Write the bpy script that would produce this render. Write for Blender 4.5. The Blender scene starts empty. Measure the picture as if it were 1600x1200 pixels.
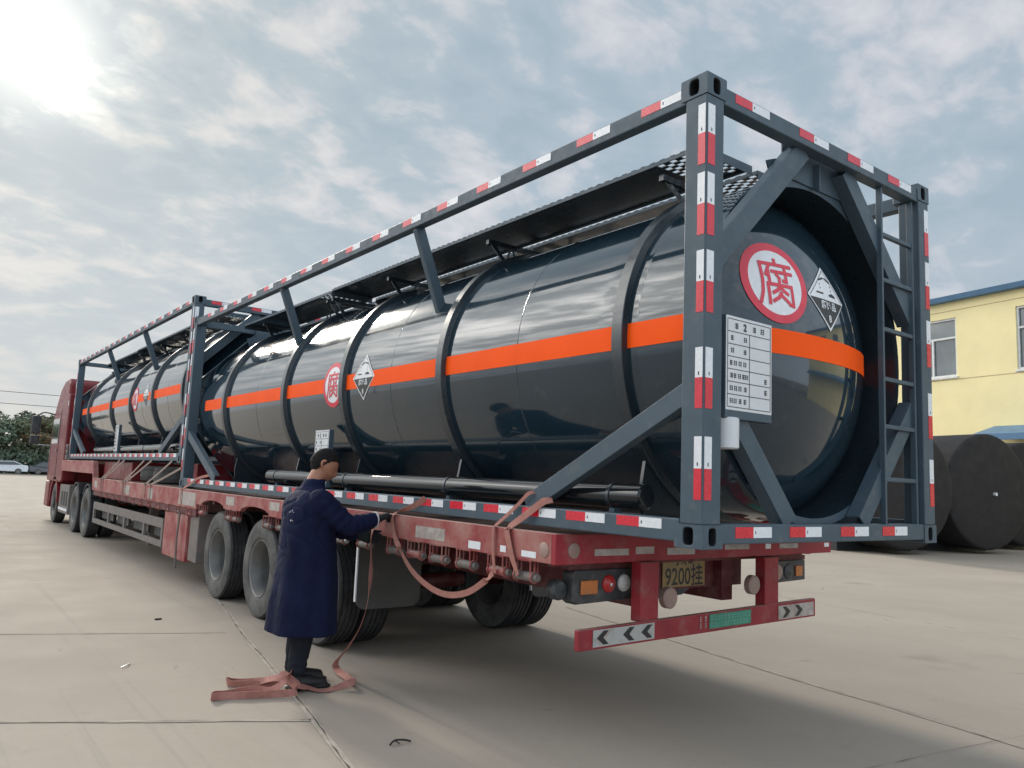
import bpy, bmesh, math, random
from mathutils import Vector, Matrix, noise as mnoise
R = math.radians
PI = math.pi
S = bpy.context.scene
COL = S.collection
random.seed(7)

# ------------------------------------------------------------------ camera
cd = bpy.data.cameras.new("camera")
cam = bpy.data.objects.new("camera", cd); COL.objects.link(cam)
YAW, PITCH, ROLL = 0.648, 0.122, 0.042
_f = Vector((math.sin(YAW)*math.cos(PITCH), math.cos(YAW)*math.cos(PITCH), math.sin(PITCH)))
_r = Vector((math.cos(YAW), -math.sin(YAW), 0)); _u = _r.cross(_f)
_c, _s = math.cos(ROLL), math.sin(ROLL)
_r2 = _c*_r + _s*_u; _u2 = -_s*_r + _c*_u
M = Matrix((_r2, _u2, -_f)).transposed().to_4x4(); M.translation = Vector((-3.119, -2.531, 1.577))
cam.matrix_world = M
cd.sensor_width = 36; cd.lens = 36*1228.75/1600; cd.clip_start = 0.05; cd.clip_end = 3000
S.camera = cam

# ------------------------------------------------------------------ light, sky, exposure
SUN_EL, SUN_AZ = R(25), R(3.5)          # azimuth measured from +y towards +x
sdir = Vector((math.sin(SUN_AZ)*math.cos(SUN_EL), math.cos(SUN_AZ)*math.cos(SUN_EL), math.sin(SUN_EL)))
ld = bpy.data.lights.new("sun", 'SUN'); ld.energy = 3.0; ld.angle = R(10); ld.color = (1.0, .93, .82)
sun = bpy.data.objects.new("sun", ld); COL.objects.link(sun)
sun.rotation_euler = sdir.to_track_quat('Z', 'Y').to_euler(); sun.location = (0, 60, 40)
S.view_settings.view_transform = 'Standard'; S.view_settings.look = 'None'
S.view_settings.exposure = 0.10; S.view_settings.gamma = 1.0
S.render.engine = 'CYCLES'
S.cycles.max_bounces = 8

def world():
    w = bpy.data.worlds.new("World"); S.world = w; w.use_nodes = True
    nt = w.node_tree; nt.nodes.clear(); N = nt.nodes.new; L = nt.links.new
    out = N('ShaderNodeOutputWorld')
    sky = N('ShaderNodeTexSky'); sky.sky_type = 'NISHITA'; sky.sun_disc = False
    sky.sun_elevation = SUN_EL; sky.sun_rotation = SUN_AZ; sky.air_density = 1.2; sky.dust_density = 1.0
    b1 = N('ShaderNodeBackground'); b1.inputs[1].default_value = .05; L(sky.outputs[0], b1.inputs[0])
    tc = N('ShaderNodeTexCoord'); sep = N('ShaderNodeSeparateXYZ'); L(tc.outputs['Generated'], sep.inputs[0])
    def mth(op, a, b=None, cl=False):
        n = N('ShaderNodeMath'); n.operation = op; n.use_clamp = cl
        for i, v in enumerate((a, b)):
            if v is None: continue
            if isinstance(v, (int, float)): n.inputs[i].default_value = v
            else: L(v, n.inputs[i])
        return n.outputs[0]
    z = mth('MAXIMUM', sep.outputs[2], 0.0); zz = mth('ADD', z, .26)
    cmb = N('ShaderNodeCombineXYZ'); L(mth('DIVIDE', sep.outputs[0], zz), cmb.inputs[0]); L(mth('DIVIDE', sep.outputs[1], zz), cmb.inputs[1])
    mp = N('ShaderNodeMapping'); mp.inputs['Rotation'].default_value = (0, 0, R(-35)); mp.inputs['Scale'].default_value = (1.0, 1.25, 1); mp.inputs['Location'].default_value = (3.1, 1.7, 0)
    L(cmb.outputs[0], mp.inputs[0])
    def noi(scale, det, rough, dist):
        n = N('ShaderNodeTexNoise'); n.inputs['Scale'].default_value = scale; n.inputs['Detail'].default_value = det
        n.inputs['Roughness'].default_value = rough; n.inputs['Distortion'].default_value = dist; L(mp.outputs[0], n.inputs['Vector']); return n.outputs[0]
    n1 = noi(7.0, 7, .56, .25); n2 = noi(2.0, 5, .5, .3)
    mix = mth('ADD', mth('MULTIPLY', n1, .62), mth('MULTIPLY', n2, .38))
    rp = N('ShaderNodeValToRGB'); L(mix, rp.inputs[0])
    e = rp.color_ramp.elements
    e[0].position = .40; e[0].color = (.385, .48, .56, 1)
    e[1].position = .645; e[1].color = (.71, .715, .755, 1)
    m = e.new(.50); m.color = (.435, .525, .60, 1)
    m2 = e.new(.56); m2.color = (.57, .61, .67, 1)
    # warm light of the veiled sun spreading through the cloud
    vd = N('ShaderNodeVectorMath'); vd.operation = 'DOT_PRODUCT'; L(tc.outputs['Generated'], vd.inputs[0]); vd.inputs[1].default_value = sdir
    d = mth('MAXIMUM', vd.outputs['Value'], 0.0)
    thin = N('ShaderNodeMapRange'); L(mix, thin.inputs[0]); thin.inputs[1].default_value = .44; thin.inputs[2].default_value = .58; thin.inputs[3].default_value = .45; thin.inputs[4].default_value = 1.25
    g1 = mth('MULTIPLY', mth('POWER', d, 40.0), mth('MULTIPLY', .07, thin.outputs[0]))
    g2 = mth('MULTIPLY', mth('POWER', d, 520.0), mth('MULTIPLY', 1.7, thin.outputs[0]))
    # bright cloud patch added out of view, upper left, to brighten the tank's reflections
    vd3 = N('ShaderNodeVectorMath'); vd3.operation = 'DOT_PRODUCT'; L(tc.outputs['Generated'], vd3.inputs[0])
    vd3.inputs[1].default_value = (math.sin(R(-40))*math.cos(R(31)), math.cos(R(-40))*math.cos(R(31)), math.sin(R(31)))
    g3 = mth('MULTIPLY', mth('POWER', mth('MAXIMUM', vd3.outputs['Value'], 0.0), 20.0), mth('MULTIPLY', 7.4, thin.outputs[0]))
    def scl(col, f):
        n = N('ShaderNodeVectorMath'); n.operation = 'SCALE'; n.inputs[0].default_value = col; L(f, n.inputs['Scale']); return n.outputs[0]
    def vadd(a, b):
        n = N('ShaderNodeVectorMath'); n.operation = 'ADD'; L(a, n.inputs[0]); L(b, n.inputs[1]); return n.outputs[0]
    # pale haze towards the horizon
    hz = N('ShaderNodeMapRange'); L(z, hz.inputs[0]); hz.inputs[1].default_value = 0; hz.inputs[2].default_value = .36; hz.inputs[3].default_value = .95; hz.inputs[4].default_value = 0
    hm = N('ShaderNodeMix'); hm.data_type = 'RGBA'; L(hz.outputs[0], hm.inputs[0]); L(rp.outputs[0], hm.inputs[6]); hm.inputs[7].default_value = (.53, .585, .655, 1)
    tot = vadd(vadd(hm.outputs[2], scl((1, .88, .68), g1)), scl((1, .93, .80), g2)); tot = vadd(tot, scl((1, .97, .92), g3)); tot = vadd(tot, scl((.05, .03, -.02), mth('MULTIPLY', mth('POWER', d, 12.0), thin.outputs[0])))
    # front-lit cloud behind the camera is brighter than the back-lit cloud ahead
    bk = N('ShaderNodeMapRange'); bk.interpolation_type = 'SMOOTHSTEP'; L(sep.outputs[1], bk.inputs[0])
    for i_, v_ in enumerate((-.9, .25, 2.4, 1.0)): bk.inputs[i_+1].default_value = v_
    sc_ = N('ShaderNodeVectorMath'); sc_.operation = 'SCALE'; L(tot, sc_.inputs[0]); L(bk.outputs[0], sc_.inputs['Scale']); tot = sc_.outputs[0]
    b2 = N('ShaderNodeBackground'); L(tot, b2.inputs[0]); b2.inputs[1].default_value = 1.0
    ms = N('ShaderNodeMixShader'); ms.inputs[0].default_value = .88; L(b1.outputs[0], ms.inputs[1]); L(b2.outputs[0], ms.inputs[2])
    L(ms.outputs[0], out.inputs[0])
world()

# ------------------------------------------------------------------ materials
def mat(name, col, rough=.5, metal=0.0, var=.12, scale=6.0, bump=0.0, bscale=60.0, coat=0.0, spec=.5,
        dust=None, damt=.5, dscale=3.0, dtop=.0, rvar=.1, stretch=(1, 1, 1), coat_ior=1.5):
    m = bpy.data.materials.new(name); m.use_nodes = True
    nt = m.node_tree; N = nt.nodes.new; L = nt.links.new; b = nt.nodes['Principled BSDF']
    tc = N('ShaderNodeTexCoord'); mp = N('ShaderNodeMapping'); mp.inputs['Scale'].default_value = stretch; L(tc.outputs['Object'], mp.inputs[0])
    def noi(s, d=6, r=.6):
        n = N('ShaderNodeTexNoise'); n.inputs['Scale'].default_value = s; n.inputs['Detail'].default_value = d; n.inputs['Roughness'].default_value = r
        L(mp.outputs[0], n.inputs['Vector']); return n.outputs[0]
    def rng(v, a, b_, c, d):
        n = N('ShaderNodeMapRange'); L(v, n.inputs[0])
        for i, x in enumerate((a, b_, c, d)): n.inputs[i+1].default_value = x
        return n.outputs[0]
    n1 = noi(scale)
    mx = N('ShaderNodeMix'); mx.data_type = 'RGBA'
    mx.inputs[6].default_value = [max(0, c*(1-var)) for c in col]+[1]; mx.inputs[7].default_value = [c*(1+var) for c in col]+[1]
    L(rng(n1, .3, .7, 0, 1), mx.inputs[0]); c = mx.outputs[2]
    if dust:
        n2 = noi(dscale, 8, .65)
        f = rng(n2, .62-.35*damt, .78-.2*damt, 0, min(1, .35+.6*damt))
        if dtop:
            g = N('ShaderNodeNewGeometry'); sp = N('ShaderNodeSeparateXYZ'); L(g.outputs['Normal'], sp.inputs[0])
            a = N('ShaderNodeMath'); a.operation = 'MULTIPLY_ADD'; a.use_clamp = True; L(rng(sp.outputs[2], .3, .9, 0, dtop), a.inputs[0]); a.inputs[1].default_value = 1; L(f, a.inputs[2]); f = a.outputs[0]
        m2 = N('ShaderNodeMix'); m2.data_type = 'RGBA'; L(f, m2.inputs[0]); L(c, m2.inputs[6]); m2.inputs[7].default_value = list(dust)+[1]; c = m2.outputs[2]
    L(c, b.inputs['Base Color'])
    L(rng(noi(scale*2.3), .3, .7, max(0.02, rough-rvar), min(1, rough+rvar)), b.inputs['Roughness'])
    b.inputs['Metallic'].default_value = metal; b.inputs['Specular IOR Level'].default_value = spec
    b.inputs['Coat Weight'].default_value = coat; b.inputs['Coat Roughness'].default_value = .03; b.inputs['Coat IOR'].default_value = coat_ior
    if bump:
        bp = N('ShaderNodeBump'); bp.inputs['Strength'].default_value = bump; bp.inputs['Distance'].default_value = .01; L(noi(bscale), bp.inputs['Height']); L(bp.outputs[0], b.inputs['Normal'])
    return m

NAVY = (.030, .046, .058)
M_shell = mat('tank_gloss_paint', (.012, .028, .042), .12, coat=1.0, rvar=.03, var=.10, scale=2, bump=.018, bscale=1.8, coat_ior=1.47, spec=.15, dust=(.075, .08, .082), damt=.10, dscale=7)
M_rib = mat('rib_paint', (.016, .026, .035), .30, coat=.2, rvar=.05, var=.08)
M_frame = mat('frame_paint', (.058, .088, .114), .50, var=.10, scale=5, spec=.35, dust=(.17, .17, .165), damt=.12, dscale=9, rvar=.08)
M_dark = mat('dark_hollow', (.008, .010, .013), .7)
M_orange = mat('orange_band_paint', (.98, .098, .003), .5, coat=0, spec=.12, var=.04, scale=4, rvar=.05)
M_white = mat('white_film', (.74, .75, .77), .4, var=.05, scale=20)
M_wtape = mat('white_reflective_tape', (.72, .74, .77), .3, var=.06, scale=40)
M_rtape = mat('red_reflective_tape', (.62, .018, .040), .28, var=.12, scale=40)
M_redink = mat('red_ink', (.66, .030, .060), .4, var=.06)
M_black = mat('black_ink', (.015, .015, .017), .45)
M_plate = mat('aluminium_plate_paint', (.62, .64, .66), .4, var=.05)
M_pipe = mat('black_gloss_pipe', (.012, .015, .018), .12, coat=.6, rvar=.03, coat_ior=1.45, spec=.15)
M_red = mat('trailer_red_paint', (.27, .015, .026), .55, var=.2, scale=4, dust=(.30, .17, .145), damt=.24, dscale=5, dtop=.85, bump=.03)
M_redside = mat('trailer_red_dusty', (.29, .042, .044), .6, var=.2, scale=4, dust=(.37, .225, .19), damt=.62, dscale=4, dtop=.9, bump=.03)
M_dkred = mat('chassis_dark_red', (.10, .010, .013), .6, var=.2, dust=(.15, .11, .095), damt=.4, dscale=6)
M_deck = mat('deck_steel_dusty', (.20, .12, .10), .7, var=.2, dust=(.33, .26, .215), damt=.6, dscale=2.5, bump=.1)
M_dusty = mat('dusty_grey_steel', (.15, .135, .125), .65, var=.2, dust=(.21, .155, .135), damt=.5, dscale=4, bump=.05)
M_sticker = mat('dirty_sticker', (.40, .36, .33), .6, var=.25, scale=14, dust=(.30, .21, .18), damt=.5, dscale=12)
M_tyre = mat('tyre_rubber', (.060, .060, .059), .78, var=.15, scale=5, dust=(.17, .163, .15), damt=.62, dscale=3.5, bump=.08, bscale=40)
M_tread = mat('tyre_tread_rubber', (.030, .030, .032), .8, var=.2, dust=(.09, .085, .08), damt=.35, dscale=6)
M_rim = mat('steel_rim', (.17, .17, .165), .55, metal=.3, var=.2, scale=8, dust=(.17, .155, .14), damt=.5, dscale=7)
M_disc = mat('dusty_shaded_wheel_disc', (.075, .072, .068), .75, var=.25, scale=8, dust=(.12, .11, .10), damt=.5, dscale=7)  # dusty disc, its colour darkened for the shade deep inside the rim
M_rubber = mat('black_rubber_sheet', (.075, .074, .070), .65, var=.2, scale=3, dust=(.10, .095, .088), damt=.3, dscale=4, bump=.05, bscale=12)
M_plastic = mat('dark_plastic', (.030, .034, .038), .5, dust=(.15, .14, .13), damt=.35, dscale=9)
M_amber = mat('amber_lens', (.50, .15, .03), .3, dust=(.25, .18, .13), damt=.35, dscale=15)
M_redlens = mat('red_lens', (.42, .02, .02), .25, dust=(.25, .16, .14), damt=.25, dscale=15)
M_clear = mat('clear_lens', (.52, .52, .50), .25, var=.3, scale=60)
M_refl = mat('dusty_reflector', (.31, .20, .17), .5, dust=(.36, .29, .25), damt=.5, dscale=14)
M_worn = mat('worn_silver_film', (.42, .42, .41), .4, var=.25, scale=14, dust=(.24, .16, .15), damt=.35, dscale=14)
M_numplate = mat('yellow_number_plate', (.30, .20, .07), .5, dust=(.20, .16, .12), damt=.45, dscale=10)
M_green = mat('green_sticker', (.035, .24, .16), .5, var=.3, scale=18, dust=(.13, .17, .14), damt=.35, dscale=12)
M_strap = mat('pink_webbing', (.36, .155, .125), .8, var=.18, scale=22, bump=.25, bscale=260, dust=(.30, .14, .12), damt=.3, dscale=6)
M_oldstrap = mat('worn_tan_webbing', (.26, .20, .17), .85, var=.2, scale=20, bump=.2, bscale=260)
M_cab = mat('cab_red_paint', (.17, .006, .010), .45, coat=.12, var=.06, scale=2)
M_cabtrim = mat('cab_grey_plastic', (.16, .16, .165), .5, var=.1)
M_glass = mat('dark_window_glass', (.02, .026, .03), .06, coat=1, rvar=.02)
M_chrome = mat('bare_metal', (.55, .56, .57), .3, metal=.9)
M_skin = mat('skin', (.36, .165, .105), .5, var=.10, scale=14, spec=.4)
M_hair = mat('black_hair', (.010, .009, .009), .85, bump=.5, bscale=220, var=.4, scale=70, spec=.2)
M_coat = mat('navy_cotton', (.006, .0095, .035), .9, var=.25, scale=5, bump=.25, bscale=420, spec=.2)
M_trous = mat('dark_trouser_cloth', (.014, .016, .022), .9, var=.2, bump=.2, bscale=300, spec=.2)
M_shoe = mat('black_shoe_leather', (.010, .010, .012), .55, var=.2)
M_glove = mat('dark_knit_glove', (.022, .024, .028), .9, bump=.5, bscale=500, spec=.2)
M_cuff = mat('white_cuff', (.55, .54, .53), .8)
M_wall = mat('pale_yellow_render', (.88, .765, .42), .85, var=.05, scale=.8, bump=.05, bscale=40, dust=(.80, .70, .42), damt=.25, dscale=.5)
M_blue = mat('blue_roof_sheet', (.075, .17, .29), .5, var=.1, scale=2)
M_groove = mat('render_joint', (.47, .38, .21), .9)
M_wframe = mat('white_window_frame', (.66, .67, .67), .45)
M_pane = mat('grey_window_pane', (.12, .145, .155), .12, coat=.6, var=.25, scale=.7)
M_drum = mat('dark_primer_steel', (.018, .016, .017), .8, var=.18, scale=1.3, dust=(.032, .027, .025), damt=.4, dscale=.8, bump=.04)
M_bark = mat('bark', (.09, .07, .055), .9, var=.3, bump=.5, bscale=12)
M_leaf1 = mat('leaf_dark_green', (.105, .145, .098), .75, var=.45, scale=.9)
M_leaf2 = mat('leaf_olive_green', (.145, .165, .095), .75, var=.45, scale=.9)
M_leaf3 = mat('leaf_autumn_brown', (.21, .14, .075), .75, var=.4, scale=.9)
M_carw = mat('white_car_paint', (.66, .68, .70), .3, coat=.8)
M_card = mat('dark_car_paint', (.05, .055, .065), .3, coat=.8)
M_twig = mat('dark_twig', (.03, .026, .022), .9)

def ground_mat():
    m = bpy.data.materials.new('concrete_yard'); m.use_nodes = True
    nt = m.node_tree; N = nt.nodes.new; L = nt.links.new; b = nt.nodes['Principled BSDF']
    tc = N('ShaderNodeTexCoord')
    def noi(s, d=8, r=.6, st=(1, 1, 1), dist=0):
        mp = N('ShaderNodeMapping'); mp.inputs['Scale'].default_value = st; mp.inputs['Rotation'].default_value = (0, 0, R(12)); L(tc.outputs['Object'], mp.inputs[0])
        n = N('ShaderNodeTexNoise'); n.inputs['Scale'].default_value = s; n.inputs['Detail'].default_value = d; n.inputs['Roughness'].default_value = r; n.inputs['Distortion'].default_value = dist
        L(mp.outputs[0], n.inputs['Vector']); return n.outputs[0]
    def rng(v, a, b_, c, d):
        n = N('ShaderNodeMapRange'); L(v, n.inputs[0])
        for i, x in enumerate((a, b_, c, d)): n.inputs[i+1].default_value = x
        return n.outputs[0]
    def mixc(f, a, c):
        n = N('ShaderNodeMix'); n.data_type = 'RGBA'; L(f, n.inputs[0])
        for i, v in ((6, a), (7, c)):
            if isinstance(v, tuple): n.inputs[i].default_value = list(v)+[1]
            else: L(v, n.inputs[i])
        return n.outputs[2]
    c = mixc(rng(noi(.35, 6), .35, .65, 0, 1), (.305, .262, .220), (.352, .304, .254))
    c = mixc(rng(noi(1.6, 9, .7, (1, .25, 1), .6), .52, .72, 0, .38), c, (.275, .235, .197))     # long wear streaks
    c = mixc(rng(noi(.8, 9, .65, (1, 1, 1), 1.2), .58, .75, 0, .5), c, (.262, .232, .205))       # damp blotches
    c = mixc(rng(noi(.55, 7, .6, (.3, 1, 1), .8), .56, .70, 0, .32), c, (.40, .345, .285))        # pale dust
    c = mixc(rng(noi(26, 5, .75), .56, .72, 0, .38), c, (.215, .185, .16))
    c = mixc(rng(noi(5, 6, .7), .60, .68, 0, .30), c, (.23, .20, .175))                        # grit
    c = mixc(rng(noi(150, 2, .6), .35, .65, 0, .30), c, (.42, .365, .31))
    def math_(op, a, b_):
        n = N('ShaderNodeMath'); n.operation = op; n.use_clamp = True
        for i, v in enumerate((a, b_)):
            if isinstance(v, (int, float)): n.inputs[i].default_value = v
            else: L(v, n.inputs[i])
        return n.outputs[0]
    def vor(scale, feat, warp):
        mp = N('ShaderNodeMapping'); L(tc.outputs['Object'], mp.inputs[0]); w = N('ShaderNodeTexNoise'); w.inputs['Scale'].default_value = 1.7; w.inputs['Detail'].default_value = 5; L(mp.outputs[0], w.inputs['Vector'])
        a = N('ShaderNodeVectorMath'); a.operation = 'MULTIPLY_ADD'; L(w.outputs[1], a.inputs[0]); a.inputs[1].default_value = (warp, warp, 0); L(mp.outputs[0], a.inputs[2])
        v = N('ShaderNodeTexVoronoi'); v.feature = feat; v.inputs['Scale'].default_value = scale; L(a.outputs[0], v.inputs['Vector']); return v.outputs['Distance']
    spots = math_('MULTIPLY', rng(vor(.55, 'F1', .5), .06, .22, .75, 0), rng(noi(.5, 3), .48, .60, 0, 1))
    c = mixc(spots, c, (.15, .135, .12))                                                        # old oil drips
    crack = math_('MULTIPLY', rng(vor(.33, 'DISTANCE_TO_EDGE', .55), .0012, .004, .55, 0), rng(noi(.7, 4), .56, .62, 0, 1))
    c = mixc(crack, c, (.13, .112, .095))                                                       # hairline cracks
    c = mixc(rng(noi(.9, 7, .72, (6, .10, 1), .35), .57, .70, 0, .34), c, (.215, .195, .175))   # rubber left by tyres along the yard
    c = mixc(rng(noi(.6, 7, .75, (.12, 5, 1), .5), .60, .72, 0, .22), c, (.22, .20, .18))
    L(c, b.inputs['Base Color']); b.inputs['Specular IOR Level'].default_value = .12
    L(rng(noi(1.2), .3, .7, .82, .97), b.inputs['Roughness'])
    bp = N('ShaderNodeBump'); bp.inputs['Strength'].default_value = .25; bp.inputs['Distance'].default_value = .006; L(noi(60, 6, .7), bp.inputs['Height']); L(bp.outputs[0], b.inputs['Normal'])
    return m
M_ground = ground_mat()
M_crack = mat('joint_dark_filler', (.055, .046, .038), .95, var=.3, scale=9)  # dark filler line along the pavement joints
M_mortar = mat('joint_mortar', (.37, .32, .268), .95, var=.22, scale=9, dust=(.29, .245, .205), damt=.5, dscale=4)

# ------------------------------------------------------------------ mesh builder
def root_loc(o):
    v = Vector((0, 0, 0))
    while o is not None:
        v += o.location; o = o.parent
    return v

class MB:
    def __init__(s): s.v = []; s.f = []; s.m = []; s.mi = 0; s.sm = []; s.smooth = False
    def use(s, i, smooth=None):
        s.mi = i
        if smooth is not None: s.smooth = smooth
        return s
    def add(s, vs, fs):
        b = len(s.v); s.v += [tuple(v) for v in vs]
        for f in fs: s.f.append([b+i for i in f]); s.m.append(s.mi); s.sm.append(s.smooth)
        return s
    def box(s, x0, x1, y0, y1, z0, z1):
        return s.add([(x0, y0, z0), (x1, y0, z0), (x1, y1, z0), (x0, y1, z0), (x0, y0, z1), (x1, y0, z1), (x1, y1, z1), (x0, y1, z1)],
                     [(0, 3, 2, 1), (4, 5, 6, 7), (0, 1, 5, 4), (1, 2, 6, 5), (2, 3, 7, 6), (3, 0, 4, 7)])
    def hexa(s, p):
        return s.add(p, [(0, 3, 2, 1), (4, 5, 6, 7), (0, 1, 5, 4), (1, 2, 6, 5), (2, 3, 7, 6), (3, 0, 4, 7)])
    def bar(s, p, q, w, h, up=(0, 0, 1)):
        p = Vector(p); q = Vector(q); d = (q-p).normalized(); a = d.cross(Vector(up)).normalized(); b = a.cross(d)
        a *= w/2; b *= h/2
        return s.hexa([p-a-b, p+a-b, q+a-b, q-a-b, p-a+b, p+a+b, q+a+b, q-a+b])
    def channel(s, p, q, w, h, up, t=.012):
        """U-section: web on the 'up' side, flanges behind"""
        p = Vector(p); q = Vector(q); d = (q-p).normalized(); u = Vector(up); a = d.cross(u).normalized(); u = a.cross(d).normalized()
        s.bar(p+u*(h/2-t/2), q+u*(h/2-t/2), w, t, u)
        for sg in (-1, 1): s.bar(p+a*sg*(w/2-t/2)-u*t/2, q+a*sg*(w/2-t/2)-u*t/2, t, h-t, u)
        return s
    def prism(s, pts, axis, a0, a1):
        n = len(pts)
        def P(p, a): return {'x': (a, p[0], p[1]), 'y': (p[0], a, p[1]), 'z': (p[0], p[1], a)}[axis]
        return s.add([P(p, a0) for p in pts]+[P(p, a1) for p in pts],
                     [tuple(range(n))[::-1], tuple(range(n, 2*n))]+[(i, (i+1) % n, n+(i+1) % n, n+i) for i in range(n)])
    def tube(s, pts, r, n=10, caps=True):
        pts = [Vector(p) for p in pts]; k = len(pts); rr = r if isinstance(r, (list, tuple)) else [r]*k
        vs = []; up = None
        for i, p in enumerate(pts):
            d = (pts[min(i+1, k-1)]-pts[max(i-1, 0)]).normalized()
            if up is None: up = Vector((0, 0, 1)) if abs(d.z) < .9 else Vector((1, 0, 0))
            a = d.cross(up).normalized(); up = a.cross(d).normalized()
            for j in range(n):
                t = 2*PI*j/n; vs.append(p+(a*math.cos(t)+up*math.sin(t))*rr[i])
        fs = [(i*n+j, i*n+(j+1) % n, (i+1)*n+(j+1) % n, (i+1)*n+j) for i in range(k-1) for j in range(n)]
        if caps: fs += [tuple(range(n))[::-1], tuple(range((k-1)*n, k*n))]
        return s.add(vs, fs)
    def lathe(s, prof, c, axis='y', n=48, closed=False, a0=0, a1=2*PI):
        """prof: list of (radius, along)"""
        c = Vector(c); ax = {'x': ((1, 0, 0), (0, 1, 0), (0, 0, 1)), 'y': ((0, 1, 0), (1, 0, 0), (0, 0, 1)), 'z': ((0, 0, 1), (1, 0, 0), (0, 1, 0))}[axis]
        A, U, W = map(Vector, ax); full = abs(a1-a0-2*PI) < 1e-6; m = n if full else n+1
        vs = [c+A*a+(U*math.cos(a0+(a1-a0)*j/n)+W*math.sin(a0+(a1-a0)*j/n))*r for r, a in prof for j in range(m)]
        k = len(prof); fs = []
        for i in range(k if closed else k-1):
            i2 = (i+1) % k
            for j in range(n):
                j2 = (j+1) % m if full else j+1
                fs.append((i*m+j, i*m+j2, i2*m+j2, i2*m+j))
        return s.add(vs, fs)
    def build(s, name, mats, parent=None, bevel=0, smooth=None, sharp=35, kind=None):
        me = bpy.data.meshes.new(name); off = root_loc(parent) if parent else Vector((0, 0, 0))
        me.from_pydata([(v[0]-off.x, v[1]-off.y, v[2]-off.z) for v in s.v], [], s.f)
        if not isinstance(mats, (list, tuple)): mats = [mats]
        for m in mats: me.materials.append(m)
        me.polygons.foreach_set('material_index', s.m)
        me.polygons.foreach_set('use_smooth', s.sm if smooth is None else [smooth]*len(s.f))
        bm = bmesh.new(); bm.from_mesh(me); bmesh.ops.recalc_face_normals(bm, faces=bm.faces)
        bm.to_mesh(me); bm.free()
        if smooth or any(s.sm): me.set_sharp_from_angle(angle=R(sharp))
        o = bpy.data.objects.new(name, me); COL.objects.link(o)
        if parent: o.parent = parent
        if bevel:
            b = o.modifiers.new('bevel', 'BEVEL'); b.width = bevel; b.segments = 2; b.limit_method = 'ANGLE'; b.angle_limit = R(40)
        if kind: o['kind'] = kind
        return o

def thing(name, label, cat, loc, group=None):
    o = bpy.data.objects.new(name, None); COL.objects.link(o); o.location = loc; o.empty_display_size = .3
    o['label'] = label; o['category'] = cat
    if group: o['group'] = group
    return o
def tag(o, label, cat, group=None):
    o['label'] = label; o['category'] = cat
    if group: o['group'] = group
    return o
def lab(o, t): o['label'] = t; return o

def catmull(P, n=8):
    P = [Vector(p) for p in P]; out = []
    for i in range(len(P)-1):
        p0, p1, p2, p3 = P[max(i-1, 0)], P[i], P[i+1], P[min(i+2, len(P)-1)]
        for k in range(n):
            t = k/n
            out.append(.5*((2*p1)+(p2-p0)*t+(2*p0-5*p1+4*p2-p3)*t*t+(3*p1-p0-3*p2+p3)*t**3))
    out.append(P[-1]); return out
def ribbon(mb, P, W, width=.05, th=.004, n=8):
    """flat webbing along P; W gives the width direction at each point"""
    C = catmull(P, n); D = catmull(W, n); vs = []
    for i, p in enumerate(C):
        d = (C[min(i+1, len(C)-1)]-C[max(i-1, 0)]).normalized(); w = D[i]-d*D[i].dot(d); w = w.normalized() if w.length > 1e-4 else Vector((0, 0, 1)); nn = d.cross(w).normalized()*th/2; w = w*width/2
        vs += [p-w-nn, p+w-nn, p+w+nn, p-w+nn]
    k = len(C); fs = [(i*4+j, i*4+(j+1) % 4, i*4+4+(j+1) % 4, i*4+4+j) for i in range(k-1) for j in range(4)]+[(3, 2, 1, 0), ((k-1)*4, (k-1)*4+1, (k-1)*4+2, (k-1)*4+3)]
    return mb.add(vs, fs)

def text_flat(body, size=1.0, bold=0.0, maxlen=.05):
    """text as a flat triangle set centred on the origin: (verts2d, faces)"""
    c = bpy.data.curves.new('lettering', 'FONT'); c.body = body; c.size = size; c.offset = bold; c.resolution_u = 3; c.align_x = 'CENTER'
    o = bpy.data.objects.new('lettering', c); COL.objects.link(o)
    me = bpy.data.meshes.new_from_object(o.evaluated_get(bpy.context.evaluated_depsgraph_get()))
    bpy.data.objects.remove(o); bpy.data.curves.remove(c)
    bm = bmesh.new(); bm.from_mesh(me); bpy.data.meshes.remove(me)
    bmesh.ops.triangulate(bm, faces=bm.faces)
    for _ in range(4):
        ed = [e for e in bm.edges if e.calc_length() > maxlen]
        if not ed: break
        bmesh.ops.subdivide_edges(bm, edges=ed, cuts=1); bmesh.ops.triangulate(bm, faces=bm.faces)
    vs = [(v.co.x, v.co.y) for v in bm.verts]; bm.verts.index_update(); fs = [tuple(v.index for v in f.verts) for f in bm.faces]; bm.free()
    if not vs: return [], []
    x0, x1 = min(v[0] for v in vs), max(v[0] for v in vs); y0, y1 = min(v[1] for v in vs), max(v[1] for v in vs)
    return [(x-(x0+x1)/2, y-(y0+y1)/2) for x, y in vs], fs
def poly_flat(pts, maxlen=.05):
    bm = bmesh.new(); bm.faces.new([bm.verts.new((x, y, 0)) for x, y in pts]); bmesh.ops.triangulate(bm, faces=bm.faces)
    for _ in range(5):
        ed = [e for e in bm.edges if e.calc_length() > maxlen]
        if not ed: break
        bmesh.ops.subdivide_edges(bm, edges=ed, cuts=1); bmesh.ops.triangulate(bm, faces=bm.faces)
    bm.verts.index_update(); vs = [(v.co.x, v.co.y) for v in bm.verts]; fs = [tuple(v.index for v in f.verts) for f in bm.faces]; bm.free(); return vs, fs
def disc_flat(r0, r1, n=40, k=5):
    vs = [((r0+(r1-r0)*i/k)*math.cos(2*PI*j/n), (r0+(r1-r0)*i/k)*math.sin(2*PI*j/n)) for i in range(k+1) for j in range(n)]
    return vs, [(i*n+j, i*n+(j+1) % n, (i+1)*n+(j+1) % n, (i+1)*n+j) for i in range(k) for j in range(n)]
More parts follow.
